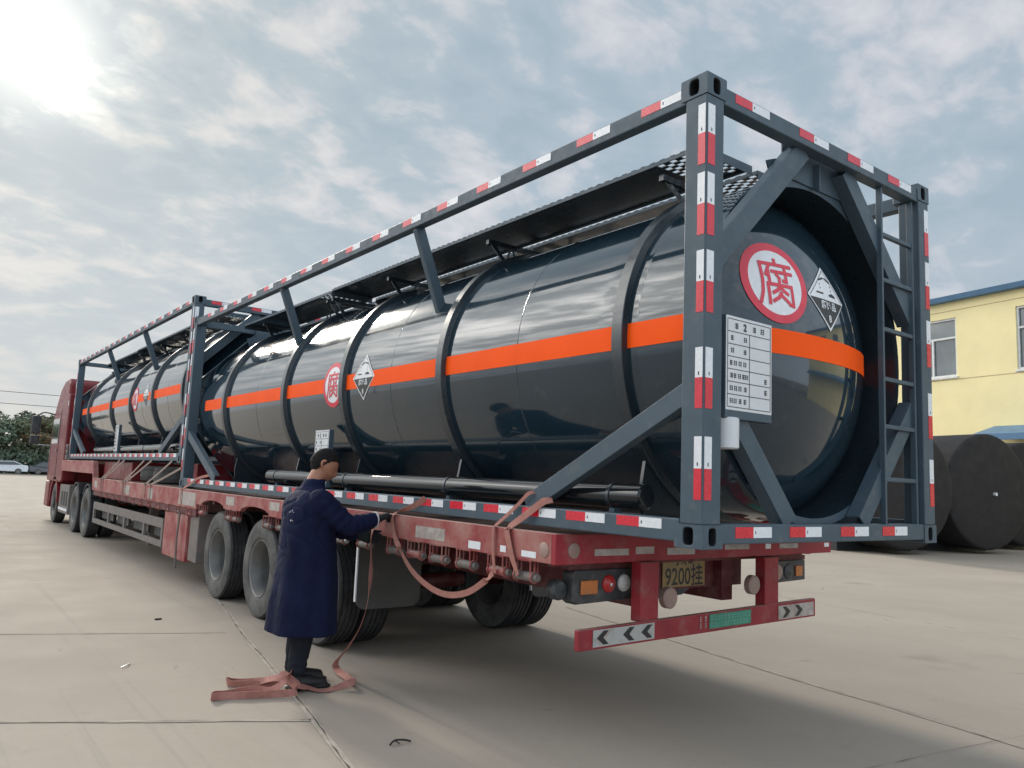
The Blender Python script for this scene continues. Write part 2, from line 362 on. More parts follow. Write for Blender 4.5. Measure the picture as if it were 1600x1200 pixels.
def put(mb, flat, fn, off, i):
    vs, fs = flat; mb.use(i, False); return mb.add([fn(u, v, off) for u, v in vs], fs)

def strokes_flat(lines, w, maxlen=.03):
    vs = []; fs = []
    for ln in lines:
        for (x0, y0), (x1, y1) in zip(ln[:-1], ln[1:]):
            l = math.hypot(x1-x0, y1-y0); ux, uy = (x1-x0)/l, (y1-y0)/l; e = w*.42; k = max(1, int((l+2*e)/maxlen)); b = len(vs)
            for i in range(k+1):
                t = -e+(l+2*e)*i/k
                for sg in (-.5, .5): vs.append((x0+ux*t-uy*w*sg, y0+uy*t+ux*w*sg))
            fs += [(b+2*i, b+2*i+2, b+2*i+3, b+2*i+1) for i in range(k)]
    return vs, fs
_fu = [[(.08, 1.0), (.08, .86)], [(-.70, .78), (.88, .78)], [(-.70, .78), (-.70, .0), (-.76, -.5), (-.90, -.95)],
       [(-.30, .66), (-.50, .28)], [(-.36, .44), (-.36, .04)], [(-.16, .46), (.88, .46)], [(.55, .68), (.55, .08), (.38, .10)], [(.05, .34), (.18, .18)],
       [(-.46, -.12), (-.46, -.96)], [(-.46, -.12), (.78, -.12)], [(.78, -.12), (.78, -.94), (.58, -.90)],
       [(.16, .06), (.12, -.18), (.0, -.34), (-.24, -.48)], [(.14, -.22), (.52, -.46)], [(.16, -.46), (.02, -.66), (-.26, -.84)], [(.14, -.54), (.52, -.82)]]
FU = strokes_flat([[(x*.155-.005, y*.150) for x, y in l] for l in _fu], .0235)

def holed_plate(mb, o, u, v, w, h, hw, hh, depth, n=28, pocket=1):
    """rectangular face with a rounded slot sunk into it; o = centre, outward normal = u x v"""
    o, u, v = Vector(o), Vector(u), Vector(v); nn = u.cross(v); outer = []; inner = []
    for k in range(n):
        t = 2*PI*(k+.5)/n; c, s = math.cos(t), math.sin(t)
        m = min((w/2)/abs(c) if abs(c) > 1e-6 else 9, (h/2)/abs(s) if abs(s) > 1e-6 else 9); outer.append((c*m, s*m))
        e = 4.0; rr = (abs(c/(hw/2))**e+abs(s/(hh/2))**e)**(-1/e); inner.append((c*rr, s*rr))
    corners = [(w/2, h/2), (-w/2, h/2), (-w/2, -h/2), (w/2, -h/2)]
    for cx, cy in corners:
        k = min(range(n), key=lambda i: (outer[i][0]-cx)**2+(outer[i][1]-cy)**2); outer[k] = (cx, cy)
    vs = [o+u*a+v*b for a, b in outer]+[o+u*a+v*b for a, b in inner]+[o+u*a*.95+v*b*.95-nn*depth for a, b in inner]
    mi = mb.mi
    mb.add(vs[:2*n], [(k, (k+1) % n, n+(k+1) % n, n+k) for k in range(n)])
    mb.use(pocket); mb.add(vs[n:], [(k, (k+1) % n, n+(k+1) % n, n+k) for k in range(n)]+[tuple(range(n, 2*n))]); mb.use(mi)

# ================================================================== SETTING
g = MB(); g.add([(-500, -300, 0), (700, -300, 0), (700, 900, 0), (-500, 900, 0)], [(0, 1, 2, 3)])
g.build('ground', M_ground, kind='structure')

def joint(pts, width=.012, mortar=True, seed=0):
    rnd = random.Random(seed); mb = MB(); P = [Vector((x, y, 0)) for x, y in pts]; C = []
    for a, b in zip(P[:-1], P[1:]):
        k = max(2, int((b-a).length/.09))
        C += [a.lerp(b, i/k) for i in range(k)]
    C.append(P[-1]); vs = []; off = 0
    for i, p in enumerate(C):
        d = (C[min(i+1, len(C)-1)]-C[max(i-1, 0)]).normalized(); nrm = Vector((-d.y, d.x, 0)); off = .8*off+rnd.uniform(-.005, .005)
        w = width*rnd.choice((.12, .2, .35, .5, .7))*rnd.uniform(.7, 1.2); vs += [p+nrm*(off-w/2)+Vector((0, 0, .008)), p+nrm*(off+w/2)+Vector((0, 0, .008))]
    mb.use(0).add(vs, [(2*i, 2*i+2, 2*i+3, 2*i+1) for i in range(len(C)-1)])
    if mortar:
        vs = []; a = b_ = .016
        for i, p in enumerate(C):
            d = (C[min(i+1, len(C)-1)]-C[max(i-1, 0)]).normalized(); nrm = Vector((-d.y, d.x, 0))
            a = max(.006, min(.030, a+rnd.uniform(-.005, .005))); b_ = max(.006, min(.030, b_+rnd.uniform(-.005, .005)))
            vs += [p-nrm*a+Vector((0, 0, .004)), p+nrm*b_+Vector((0, 0, .004))]
        fs = [(2*i, 2*i+2, 2*i+3, 2*i+1) for i in range(len(C)-1)]
        mb.use(1).add(vs, fs)
    return mb.build('pavement_joint', [M_crack, M_mortar], kind='structure')
joint([(.55, 10.2), (-.03, 7.0), (-.43, 4.96), (-.64, 3.69), (-.83, 2.6), (-1.05, 1.52), (-1.35, 0), (-1.9, -2.6)], .016, True, 1)
joint([(-4.2, 6.85), (-2.29, 6.08), (-.5, 5.35)], .007, True, 2)
joint([(-4.6, 4.2), (-2.5, 3.23), (-1.6, 2.75), (-.9, 2.38)], .011, True, 3)
joint([(-.52, 5.0), (-.1, 4.9), (.6, 4.75)], .008, False, 4)
joint([(3.75, 5.2), (3.35, 3.09), (3.05, 1.48), (2.95, .56), (2.83, -.09), (2.6, -1.3), (2.3, -3)], .010, True, 5)
joint([(7.75, 6.5), (7.49, 3.9), (7.33, 2.35), (7.22, 1.23), (7.0, -1)], .018, False, 6)
joint([(-.5, .35), (1.55, -.02), (2.83, -.2), (3.09, -.25), (5.5, -.75)], .009, False, 7)
joint([(9, 8.5), (12, 6.8), (16, 4.6)], .02, False, 8)

# ================================================================== TANK CONTAINERS
W = 2.438; H = 2.48; RT = 1.07; XC = W/2; ZC = 1.16
def tank_container(y0, Lc, z0, label, ribs, struts, band, roundel_y, placard_y, plate_y, pipe, diag_rear, diag_front, seams, detailed):
    T = thing('tank_container', label, 'tank container', (XC, y0+Lc/2, z0), 'tank containers on the trailer')
    X = lambda x: x
    def Y(y): return y0+y
    def Z(z): return z0+z
    # corner castings
    for cy, sy in ((0, -1), (Lc, 1)):
        for cx, sx in ((0, -1), (W, 1)):
            for cz in (0, H-.118):
                mb = MB(); xa, xb = (cx, cx+.162) if sx < 0 else (cx-.162, cx); ya, yb = (cy, cy+.178) if sy < 0 else (cy-.178, cy)
                xm, ym, zm = (xa+xb)/2, Y((ya+yb)/2), Z(cz+.059)
                u = Vector((0, -sx, 0)) if sx < 0 else Vector((0, 1, 0))
                holed_plate(mb, (cx, ym, zm), (0, -1, 0) if sx < 0 else (0, 1, 0), (0, 0, 1), .178, .118, .062, .085, .07)
                holed_plate(mb, (xm, Y(cy), zm), (1, 0, 0) if sy < 0 else (-1, 0, 0), (0, 0, 1), .162, .118, .055, .085, .07)
                xi = xb if sx < 0 else xa; yi = yb if sy < 0 else ya
                mb.add([(xi, Y(ya), Z(cz)), (xi, Y(yb), Z(cz)), (xi, Y(yb), Z(cz+.118)), (xi, Y(ya), Z(cz+.118))], [(0, 1, 2, 3)])
                mb.add([(xa, Y(yi), Z(cz)), (xb, Y(yi), Z(cz)), (xb, Y(yi), Z(cz+.118)), (xa, Y(yi), Z(cz+.118))], [(0, 1, 2, 3)])
                for zz in (cz, cz+.118): mb.add([(xa, Y(ya), Z(zz)), (xb, Y(ya), Z(zz)), (xb, Y(yb), Z(zz)), (xa, Y(yb), Z(zz))], [(0, 1, 2, 3)])
                o = mb.build('corner_casting', [M_frame, M_dark], T)
                bm = bmesh.new(); bm.from_mesh(o.data); bmesh.ops.remove_doubles(bm, verts=bm.verts, dist=.0008); bmesh.ops.recalc_face_normals(bm, faces=bm.faces); bm.to_mesh(o.data); bm.free()
                b = o.modifiers.new('bevel', 'BEVEL'); b.width = .007; b.segments = 2; b.limit_method = 'ANGLE'; b.angle_limit = R(60)
    # posts and their reflective tape
    def tape_post(post, x, y, face):
        """white-over-red reflective stickers down one face of a post"""
        for a, b_, c in ((2.308, 2.147, 1.977), (1.931, 1.763, 1.597), (1.515, 1.352, 1.190), (1.008, .853, .697), (.555, .395, .240)):
            mb = MB()
            if face == 'x':
                p = [(x-.002, y+u, Z(v)) for v in (c, b_, a) for u in (0, .047)]+[(x+.001, y+u, Z(v)) for v in (c, b_, a) for u in (0, .047)]
            else:
                p = [(x+u, y-.002, Z(v)) for v in (c, b_, a) for u in (0, .056)]+[(x+u, y+.001, Z(v)) for v in (c, b_, a) for u in (0, .056)]
            two_tone(mb, p)
            mb.use(2)
            if face == 'x': mb.add([(x-.0025, y+u, Z(v)) for v in (b_+.012, b_+.030) for u in (.02, .028)], [(0, 1, 3, 2)])
            else: mb.add([(x+u, y-.0025, Z(v)) for v in (b_+.012, b_+.030) for u in (.024, .032)], [(0, 1, 3, 2)])
            mb.build('reflective_sticker', [M_wtape, M_rtape, M_black], post)
    def two_tone(mb, p):
        """p: twelve corners, three rows of two on the front then the same behind; the first cell red, the second white"""
        mb.use(1).add(p, [(0, 1, 3, 2)]); b = len(mb.v)-12
        def q(mi, f): mb.f.append([b+i for i in f]); mb.m.append(mi); mb.sm.append(False)
        q(0, (2, 3, 5, 4)); q(1, (6, 8, 9, 7)); q(0, (8, 10, 11, 9))
        for a, c, mi in ((0, 2, 1), (2, 4, 0)): q(mi, (a, c, c+6, a+6)); q(mi, (a+1, a+7, c+7, c+1))
        q(1, (0, 6, 7, 1)); q(0, (4, 5, 11, 10))
    for sx in (0, 1):
        for sy in (0, 1):
            mb = MB(); x0 = .004 if not sx else W-.146; yy = .004 if not sy else Lc-.146
            mb.box(x0, x0+.142, Y(yy), Y(yy+.142), Z(.1185), Z(H-.1185))
            po = mb.build('corner_post', M_frame, T, bevel=.006)
            if not sx: tape_post(po, x0, Y(.012) if not sy else Y(Lc-.06), 'x')
            if not sy:
                tape_post(po, .014 if not sx else W-.070, Y(.004), 'y')
    # rails
    for sx in (0, 1):
        x0 = .006 if not sx else W-.086
        for nm, za, zb_, t0, t1, first, per, wh, rd in (('top_rail', H-.135, H-.035, H-.092, H-.042, .180, .55, .148, .148), ('bottom_rail', .026, .142, .082, .134, .267, .42, .158, .168)):
            r = MB().box(x0, x0+.08, Y(.150), Y(Lc-.150), Z(za), Z(zb_)).build(nm, M_frame, T, bevel=.007)
            if sx: continue
            a = first
            while a+wh+rd < Lc-.18:
                two = MB(); us = (a+wh+rd, a+wh, a)
                two_tone(two, [(x0-.002, Y(u), Z(v)) for u in us for v in (t0, t1)]+[(x0+.001, Y(u), Z(v)) for u in us for v in (t0, t1)])
                two.use(2).add([(x0-.0025, Y(a+wh-.022+u), Z((t0+t1)/2+v)) for u in (0, .008) for v in (-.008, .008)], [(0, 1, 3, 2)])
                two.build('reflective_sticker', [M_wtape, M_rtape, M_black], r); a += per
    for sy in (0, 1):
        ya = .006 if not sy else Lc-.092; yf = ya if not sy else ya+.086
        for nm, za, zb_, zt in (('end_top_rail', H-.135, H-.038, (H-.095, H-.045)), ('end_bottom_rail', .022, .122, (.052, .108))):
            r = MB().box(.150, W-.150, Y(ya), Y(ya+.086), Z(za), Z(zb_)).build(nm, M_frame, T, bevel=.006)
            if sy: continue
            for a in (.244, .851, 1.379, 1.881) if 'top' in nm else (.269, .746, 1.261, 1.738):
                two = MB(); us = (a, a+.150, a+.310)
                two_tone(two, [(u, Y(yf)-.002, Z(v)) for u in us for v in zt]+[(u, Y(yf)+.001, Z(v)) for u in us for v in zt])
                two.use(2).add([(a+.165+u, Y(yf)-.0025, Z(sum(zt)/2+v)) for u in (0, .007) for v in (-.008, .008)], [(0, 1, 3, 2)])
                two.build('reflective_sticker', [M_wtape, M_rtape, M_black], r)
    # end bracing
    for sy in (0, 1):
        yy = Y(.10) if not sy else Y(Lc-.10); up = (0, -1, 0) if not sy else (0, 1, 0)
        for m in (0, 1):
            fx = (lambda x: x) if not m else (lambda x: W-x)
            MB().channel((fx(.985), yy, Z(H-.125)), (fx(.150), yy, Z(1.505)), .125, .09, up, .012).build('end_brace', M_frame, T, bevel=.003)
            MB().channel((fx(.835), yy, Z(.125)), (fx(.150), yy, Z(.90)), .12, .09, up, .012).build('end_brace', M_frame, T, bevel=.003)
        s = 1 if not sy else -1; ye = Y(.16) if not sy else Y(Lc-.16)
        # collar round the head, its plate to the rail, and the lower saddle
        mb = MB().use(1, True).lathe([(RT-.001, .0), (1.018, .0), (1.018, .30*s)], (XC, ye, Z(ZC)), 'y', 80); mb.use(0, True).lathe([(RT-.001, .0), (RT-.001, .47*s)], (XC, ye, Z(ZC)), 'y', 80)
        mb.build('head_collar', [M_shell, M_rib], T, sharp=30)
        MB().use(0, True).lathe([(1.014, -.008*s), (1.19, -.008*s), (1.19, -.001*s), (1.014, -.001*s)], (XC, ye, Z(ZC)), 'y', 40, closed=True, a0=R(66), a1=R(114)).build('upper_saddle', M_frame, T, sharp=30)
        MB().use(0, True).lathe([(1.014, -.008*s), (1.06, -.008*s), (1.06, -.001*s), (1.014, -.001*s)], (XC, ye, Z(ZC)), 'y', 30, closed=True, a0=R(232), a1=R(308)).build('lower_saddle', M_frame, T, sharp=30)
        mb = MB(); mb.box(XC-.34, XC+.34, min(ye-s*.012, ye-s*.020), max(ye-s*.012, ye-s*.020), Z(ZC+1.035), Z(H-.05))
        mb.box(XC-.006, XC+.006, min(ye-s*.06, ye-s*.021), max(ye-s*.06, ye-s*.021), Z(ZC+1.02), Z(H-.138))
        mb.build('end_gusset', M_frame, T)
    # tank
    hd = .53; yt = .62
    def head_y(rho, off=0): return yt-(hd+off)*math.sqrt(max(0, 1-(rho/(RT+off))**2))
    prof = []
    for i in range(0, 19):
        a = PI/2*i/18; prof.append((max(.0005, RT*math.sin(a)), yt-hd*math.cos(a)))
    k = 24
    for i in range(1, k): prof.append((RT, yt+(Lc-2*yt)*i/k))
    prof += [(r, Lc-y) for r, y in prof[:19][::-1]]
    mb = MB().use(0, True).lathe(prof, (XC, Y(0), Z(ZC)), 'y', 96)
    tank = mb.build('tank_shell', M_shell, T, smooth=True, sharp=60)
    for y in seams:
        MB().use(0, True).lathe([(RT+.0005, -.006), (RT+.003, 0), (RT+.0005, .006)], (XC, Y(y), Z(ZC)), 'y', 72).build('weld_seam', M_shell, tank, smooth=True, sharp=80)
    for y in ribs:
        mb = MB().use(0, True).lathe([(RT-.004, -.052), (RT+.040, -.044), (RT+.044, -.040), (RT+.044, .040), (RT+.040, .044), (RT-.004, .052)], (XC, Y(y), Z(ZC)), 'y', 96)
        mb.build('stiffening_ring', M_rib, tank, sharp=30)
    def side(u, v, off):        # a point on the left flank: u forward, v up
        zz = v; r = RT+off
        return Vector((XC-math.sqrt(max(0, r*r-(zz-ZC)**2)), Y(u), Z(zz)))
    def dish(u, v, off):        # a point on the rear head
        rho = math.hypot(u-XC, v-ZC); return Vector((u, Y(head_y(rho, off)), Z(v)))
    zb0, zb1 = 1.092, 1.238
    mb = MB().use(0, True); n = 60
    for i in range(n):
        a, b_ = band[0]+(band[1]-band[0])*i/n, band[0]+(band[1]-band[0])*(i+1)/n
        def sp(y, z):
            r = RT+.003
            return (XC-math.sqrt(max(0, r*r-(z-ZC)**2)), Y(y), Z(z))
        zm = (zb0+zb1)/2
        mb.add([sp(a, zb0), sp(b_, zb0), sp(b_, zm), sp(a, zm), sp(b_, zb1), sp(a, zb1)], [(0, 1, 2, 3), (3, 2, 4, 5)])
    mb.build('colour_band', M_orange, tank)
    if detailed or True:
        mb = MB().use(0, True); n = 48
        for i in range(n):
            xa, xb = XC-1.05+2.10*i/n, XC-1.05+2.10*(i+1)/n
            mb.add([dish(xa, zb0, .003), dish(xb, zb0, .003), dish(xb, zb1, .003), dish(xa, zb1, .003)], [(0, 1, 2, 3)])
        mb.build('colour_band', M_orange, tank)
    def roundel(fn, cu, cv, r, flip):
        mb = MB(); f = lambda u, v, off: fn(cu+(-u if flip else u), cv+v, off)
        put(mb, disc_flat(.001, r*.80), f, .004, 0); put(mb, disc_flat(r*.80, r), f, .0045, 1)
        s = r/.27; put(mb, ([(x*s*1.02, y*s*1.02) for x, y in FU[0]], FU[1]), f, .0075, 1)
        return mb.build('hazard_roundel', [M_white, M_redink], tank)
    def placard(fn, cu, cv, r, flip):
        mb = MB(); f = lambda u, v, off: fn(cu+(-u if flip else u), cv+v, off)
        put(mb, poly_flat([(0, r), (-r, 0), (0, -r), (r, 0)]), f, .004, 0)
        q = r*.90; put(mb, poly_flat([(-q, -r*.05), (0, -q), (q, -r*.05)]), f, .0065, 1)
        # thin black outline of the upper half
        w = r*.016
        put(mb, poly_flat([(-q, 0), (0, q), (0, q-w*1.6), (-q+w*1.6, 0)]), f, .0065, 1); put(mb, poly_flat([(0, q), (q, 0), (q-w*1.6, 0), (0, q-w*1.6)]), f, .0065, 1)
        def rect(cx, cy, w_, h_, a, i, off):
            c, s = math.cos(a), math.sin(a); put(mb, poly_flat([(cx+c*x-s*y, cy+s*x+c*y) for x, y in ((-w_/2, -h_/2), (w_/2, -h_/2), (w_/2, h_/2), (-w_/2, h_/2))]), f, off, i)
        for sx, ang in ((-1, .35), (1, -.35)):
            rect(sx*r*.17, r*.60, r*.30, r*.055, ang*1.0, 1, .0065)          # the two vials
            for dz in (.42, .30): rect(sx*r*.30, r*dz, r*.03, r*.05, 0, 1, .0065)   # drops
        rect(-r*.36, r*.14, r*.36, r*.05, 0, 1, .0065)                        # plate being eaten away
        put(mb, poly_flat([(r*.12, r*.10), (r*.52, r*.09), (r*.48, r*.16), (r*.30, r*.21), (r*.14, r*.15)]), f, .0065, 1)
        t = text_flat('腐蚀品', r*.28, r*.004); put(mb, ([(x, y-r*.22) for x, y in t[0]], t[1]), f, .009, 0)
        t = text_flat('8', r*.30, r*.006); put(mb, ([(x, y-r*.62) for x, y in t[0]], t[1]), f, .009, 0)
        return mb.build('hazard_placard', [M_white, M_black], tank)
    roundel(side, roundel_y, 1.165, .225, True)
    placard(side, placard_y, 1.19, .215, True)
    roundel(dish, .845, 1.525, .252, False)
    placard(dish, 1.315, 1.50, .21, False)
    # struts from the top rails to the tank
    for y in struts:
        for m in (0, 1):
            fx = (lambda x: x) if not m else (lambda x: W-x)
            MB().channel((fx(.05), Y(y), Z(H-.135)), (fx(.315), Y(y), Z(1.68)), .085, .06, (0, -1, 0), .01).build('rail_strut', M_frame, T, bevel=.003)
    # side bracing
    for (ya, za), (yb, zb_) in (diag_rear, diag_front):
        for m in (0, 1):
            x = .055 if not m else W-.055; up = (-1, 0, 0) if not m else (1, 0, 0)
            MB().channel((x, Y(ya), Z(za)), (x, Y(yb), Z(zb_)), .11, .07, up, .010).build('side_brace', M_frame, T, bevel=.003)
    # cradle under the tank
    for y in ribs:
        mb = MB().box(.092, W-.092, Y(y-.05), Y(y+.05), Z(.028), Z(.118))
        for m in (-1, 1):
            mb.prism([(XC+m*.45, Z(.118)), (XC+m*.86, Z(.118)), (XC+m*.88, Z(.30)), (XC+m*.84, Z(.52)), (XC+m*.60, Z(.30))][::m], 'y', Y(y-.012), Y(y+.012))
        mb.build('cradle', M_rib, T)
    # catwalk on top: two perforated planks with turned-down edges and their brackets
    def plank(x0, x1, ya, yb, z):
        mb = MB(); nx = max(4, int((x1-x0)/.034)); ny = int((yb-ya)/.05); dx = (x1-x0)/nx; dy = (yb-ya)/ny; th = .003
        vs = {}
        def V(i, j):
            if (i, j) not in vs: vs[(i, j)] = len(mb.v); mb.v.append((x0+i*dx, Y(ya+j*dy), Z(z)))
            return vs[(i, j)]
        for i in range(nx):
            for j in range(ny):
                if i not in (0, nx-1) and (i+j) % 2 == 0 and j < 8:
                    continue
                mb.f.append([V(i, j), V(i+1, j), V(i+1, j+1), V(i, j+1)]); mb.m.append(0); mb.sm.append(False)
        o = mb.build('catwalk_plank', M_rib, T)
        so = o.modifiers.new('solid', 'SOLIDIFY'); so.thickness = .006; so.offset = -1
        e = MB()
        for xx in (x0, x1): e.box(xx-.002, xx+.002, Y(ya), Y(yb), Z(z-.022), Z(z+.004))
        e.box(x0+.002, x1-.002, Y(ya-.003), Y(ya), Z(z-.055), Z(z+.004)); e.box(x0+.002, x1-.002, Y(yb), Y(yb+.003), Z(z-.055), Z(z+.004))
        k = 0.0
        while ya+.1+k < yb-.05:                                     # saw-tooth grip cut along both edges
            for xx in (x0, x1): e.box(xx-.003, xx+.003, Y(ya+.05+k), Y(ya+.09+k), Z(z+.004), Z(z+.009))
            k += .085
        e.build('plank_edge', M_frame, o)
    zw = 2.392
    plank(.55, 1.05, .48, Lc*.62, zw); plank(1.11, 1.54, .48, Lc*.62, zw-.01)
    plank(.56, 1.08, Lc*.62+.03, Lc-.55, zw-.012); plank(1.16, 1.58, Lc*.62+.03, Lc-.55, zw-.02)
    for y in [r for r in ribs]+[Lc*.62]:
        mb = MB().bar((.62, Y(y+.14), Z(zw-.075)), (1.62, Y(y+.14), Z(zw-.075)), .04, .04)
        mb.bar((.68, Y(y+.14), Z(zw-.09)), (.74, Y(y+.02), Z(ZC+.955)), .04, .012, (0, 1, 0)); mb.bar((1.56, Y(y+.14), Z(zw-.09)), (1.56, Y(y+.14), Z(ZC+1.02)), .04, .012, (0, 1, 0))
        mb.build('catwalk_bracket', M_rib, T)
    # manway, valve and lifting lugs on the crown
    yc = Lc*.5
    mb = MB().use(0, True).lathe([(.27, -.10), (.27, .07), (.31, .07), (.31, .10), (.05, .14), (.0005, .14)], (1.85, Y(yc), Z(ZC+.88)), 'z', 28); mb.build('manway', M_rib, tank)
    mb = MB().use(0, True).lathe([(.06, -.06), (.06, .10), (.09, .10), (.09, .14), (.0005, .14)], (1.70, Y(yc-1.2), Z(ZC+.96)), 'z', 16); mb.build('relief_valve', M_frame, tank)
    for y in (Lc*.30, Lc*.47, Lc*.70):
        c = Vector((XC-.36, Y(y), Z(ZC+1.035)))
        mb = MB().use(0, True).tube([c+Vector((0, .05*math.cos(t*PI/10), .085*math.sin(t*PI/10))) for t in range(-1, 12)], .009, 6); mb.build('lifting_lug', M_frame, tank)
    # rear ladder, right of the tank
    mb = MB()
    for x in (1.84, 2.25): mb.box(x-.011, x+.011, Y(.030), Y(.068), Z(.12), Z(H-.136))
    lad = mb.build('ladder', M_frame, T, bevel=.003)
    for z in (.39, .73, 1.04, 1.37, 1.70, 2.01):
        MB().box(1.851, 2.239, Y(.034), Y(.064), Z(z), Z(z+.028)).build('rung', M_frame, lad, bevel=.004)
    # data plate on the rear, document tube under it
    def data_plate(par, P, w, h, depth):
        """P(u, v, d): u across, v up, d outwards"""
        mb = MB(); c = [P(0, 0, 0), P(w, 0, 0), P(w, 0, -depth), P(0, 0, -depth), P(0, h, 0), P(w, h, 0), P(w, h, -depth), P(0, h, -depth)]
        mb.hexa(c); o = mb.build('data_plate', M_frame, par, bevel=.003)
        f = MB(); b0 = .045 if depth > .03 else .01
        def r(u0, u1, v0, v1, d, i): f.use(i).hexa([P(u0, v0, d-.0008), P(u1, v0, d-.0008), P(u1, v0, .0001), P(u0, v0, .0001), P(u0, v1, d-.0008), P(u1, v1, d-.0008), P(u1, v1, .0001), P(u0, v1, .0001)])
        r(0.004, w-.004, b0, h-.004, .002, 0)
        l = .004; m = .016
        rows = 7; vv = [b0+m+(h-.004-b0-2*m)*i/rows for i in range(rows+1)]
        for v in vv: r(m, w-m, v-l/2, v+l/2, .003, 1)
        for u in (m, w-m): r(u-l/2, u+l/2, vv[0], vv[-1], .0032, 1)
        uc = w*.5; r(uc-l/2, uc+l/2, vv[0], vv[-2], .0034, 1)
        rh = vv[1]-vv[0]; rnd = random.Random(5)
        def glyph(u, v, s):                       # an unreadable dense little character
            for q in range(3): r(u-s*.42, u+s*.42, v+s*(q*.36-.42), v+s*(q*.36-.30), .0036, 1)
            for q in rnd.sample((-.36, 0, .36), 2): r(u+s*q-s*.07, u+s*q+s*.07, v-s*.5, v+s*.5, .0038, 1)
        s = rh*.46
        for j, u in enumerate((.22, .40, .60, .78)):
            if j == 1:
                t = text_flat('2', rh*.8, .002, 1); f.use(1).add([P(w*u+x, (vv[6]+vv[7])/2+y, .004) for x, y in t[0]], t[1])
            else: glyph(w*u, (vv[6]+vv[7])/2, s)
        for row, us in ((5, (.14, .41)), (4, (.14, .40)), (3, (.12, .20, .30, .40)), (2, (.12, .20, .29, .38, .44)), (1, (.12, .21, .30, .41)), (0, (.12, .20, .30, .41))):
            for u in us: glyph(w*u, (vv[row]+vv[row+1])/2, s*.85)
        glyph(w*.86, (vv[2]+vv[3])/2-rh*.1, s*.9); glyph(w*.86, (vv[1]+vv[2])/2, s*.9)
        f.build('plate_lettering', [M_plate, M_black], o)
    data_plate(T, lambda u, v, d: Vector((.205+u, Y(.028-d), Z(.665+v))), .405, .548, .055)
    mb = MB().use(0, True).lathe([(.0005, 0), (.062, 0), (.070, .006), (.070, .158), (.062, .164), (.0005, .164)], (.272, Y(.075), Z(.508)), 'z', 24)
    mb.build('document_tube', M_plate, T)
    # side data plate
    px = XC-RT
    data_plate(T, lambda u, v, d: Vector((.10-d, Y(plate_y-u), Z(.155+v))), .33, .56, .05)
    MB().box(.101, .140, Y(plate_y-.20), Y(plate_y-.13), Z(.03), Z(.69)).build('plate_post', M_frame, T)
    # hose tube lying along the left side
    ya, yb, zp = pipe
    mb = MB().use(0, True).lathe([(.0005, ya), (.060, ya), (.072, ya+.012), (.072, yb-.012), (.060, yb), (.0005, yb)], (.20, Y(0), Z(zp)), 'y', 28)
    pp = mb.build('hose_tube', M_pipe, T, sharp=40)
    k = 4 if yb-ya > 5 else 3
    for i in range(k):
        y = ya+.25+(yb-ya-.5)*i/(k-1)
        MB().use(0, True).lathe([(.0725, -.014), (.078, -.012), (.078, .012), (.0725, .014)], (.20, Y(y), Z(zp)), 'y', 28).build('hose_tube_clip', M_rib, pp)
    mb = MB()
    for i in range(k): y = ya+.25+(yb-ya-.5)*i/(k-1); mb.box(.17, .23, Y(y-.02), Y(y+.02), Z(.06), Z(zp-.071))
    mb.build('hose_tube_bracket', M_frame, T)
    return T
tank_container(0, 9.385, 1.28, 'dark framed tank container at the trailer rear, its ladder and roundelled end in view',
               ribs=[.735, 2.70, 4.47, 5.97, 8.07], struts=[3.03, 6.0], band=(.19, 8.97), roundel_y=4.72, placard_y=4.06, plate_y=4.95,
               pipe=(.55, 6.35, .235), diag_rear=((.10, .80), (1.42, .15)), diag_front=((9.285, .78), (7.86, .15)), seams=[1.75, 3.55, 6.9], detailed=True)
tank_container(9.44, 10.1, 1.63, 'dark framed tank container further forward, raised on the gooseneck behind the cab',
               ribs=[.74, 2.65, 4.4, 6.2, 8.8], struts=[3.3, 6.5], band=(.19, 9.69), roundel_y=4.05, placard_y=3.2, plate_y=5.3,
               pipe=(.55, 7.6, .235), diag_rear=((.10, .70), (1.40, .15)), diag_front=((10.0, .73), (8.3, .15)), seams=[1.7, 3.5, 7.4], detailed=False)

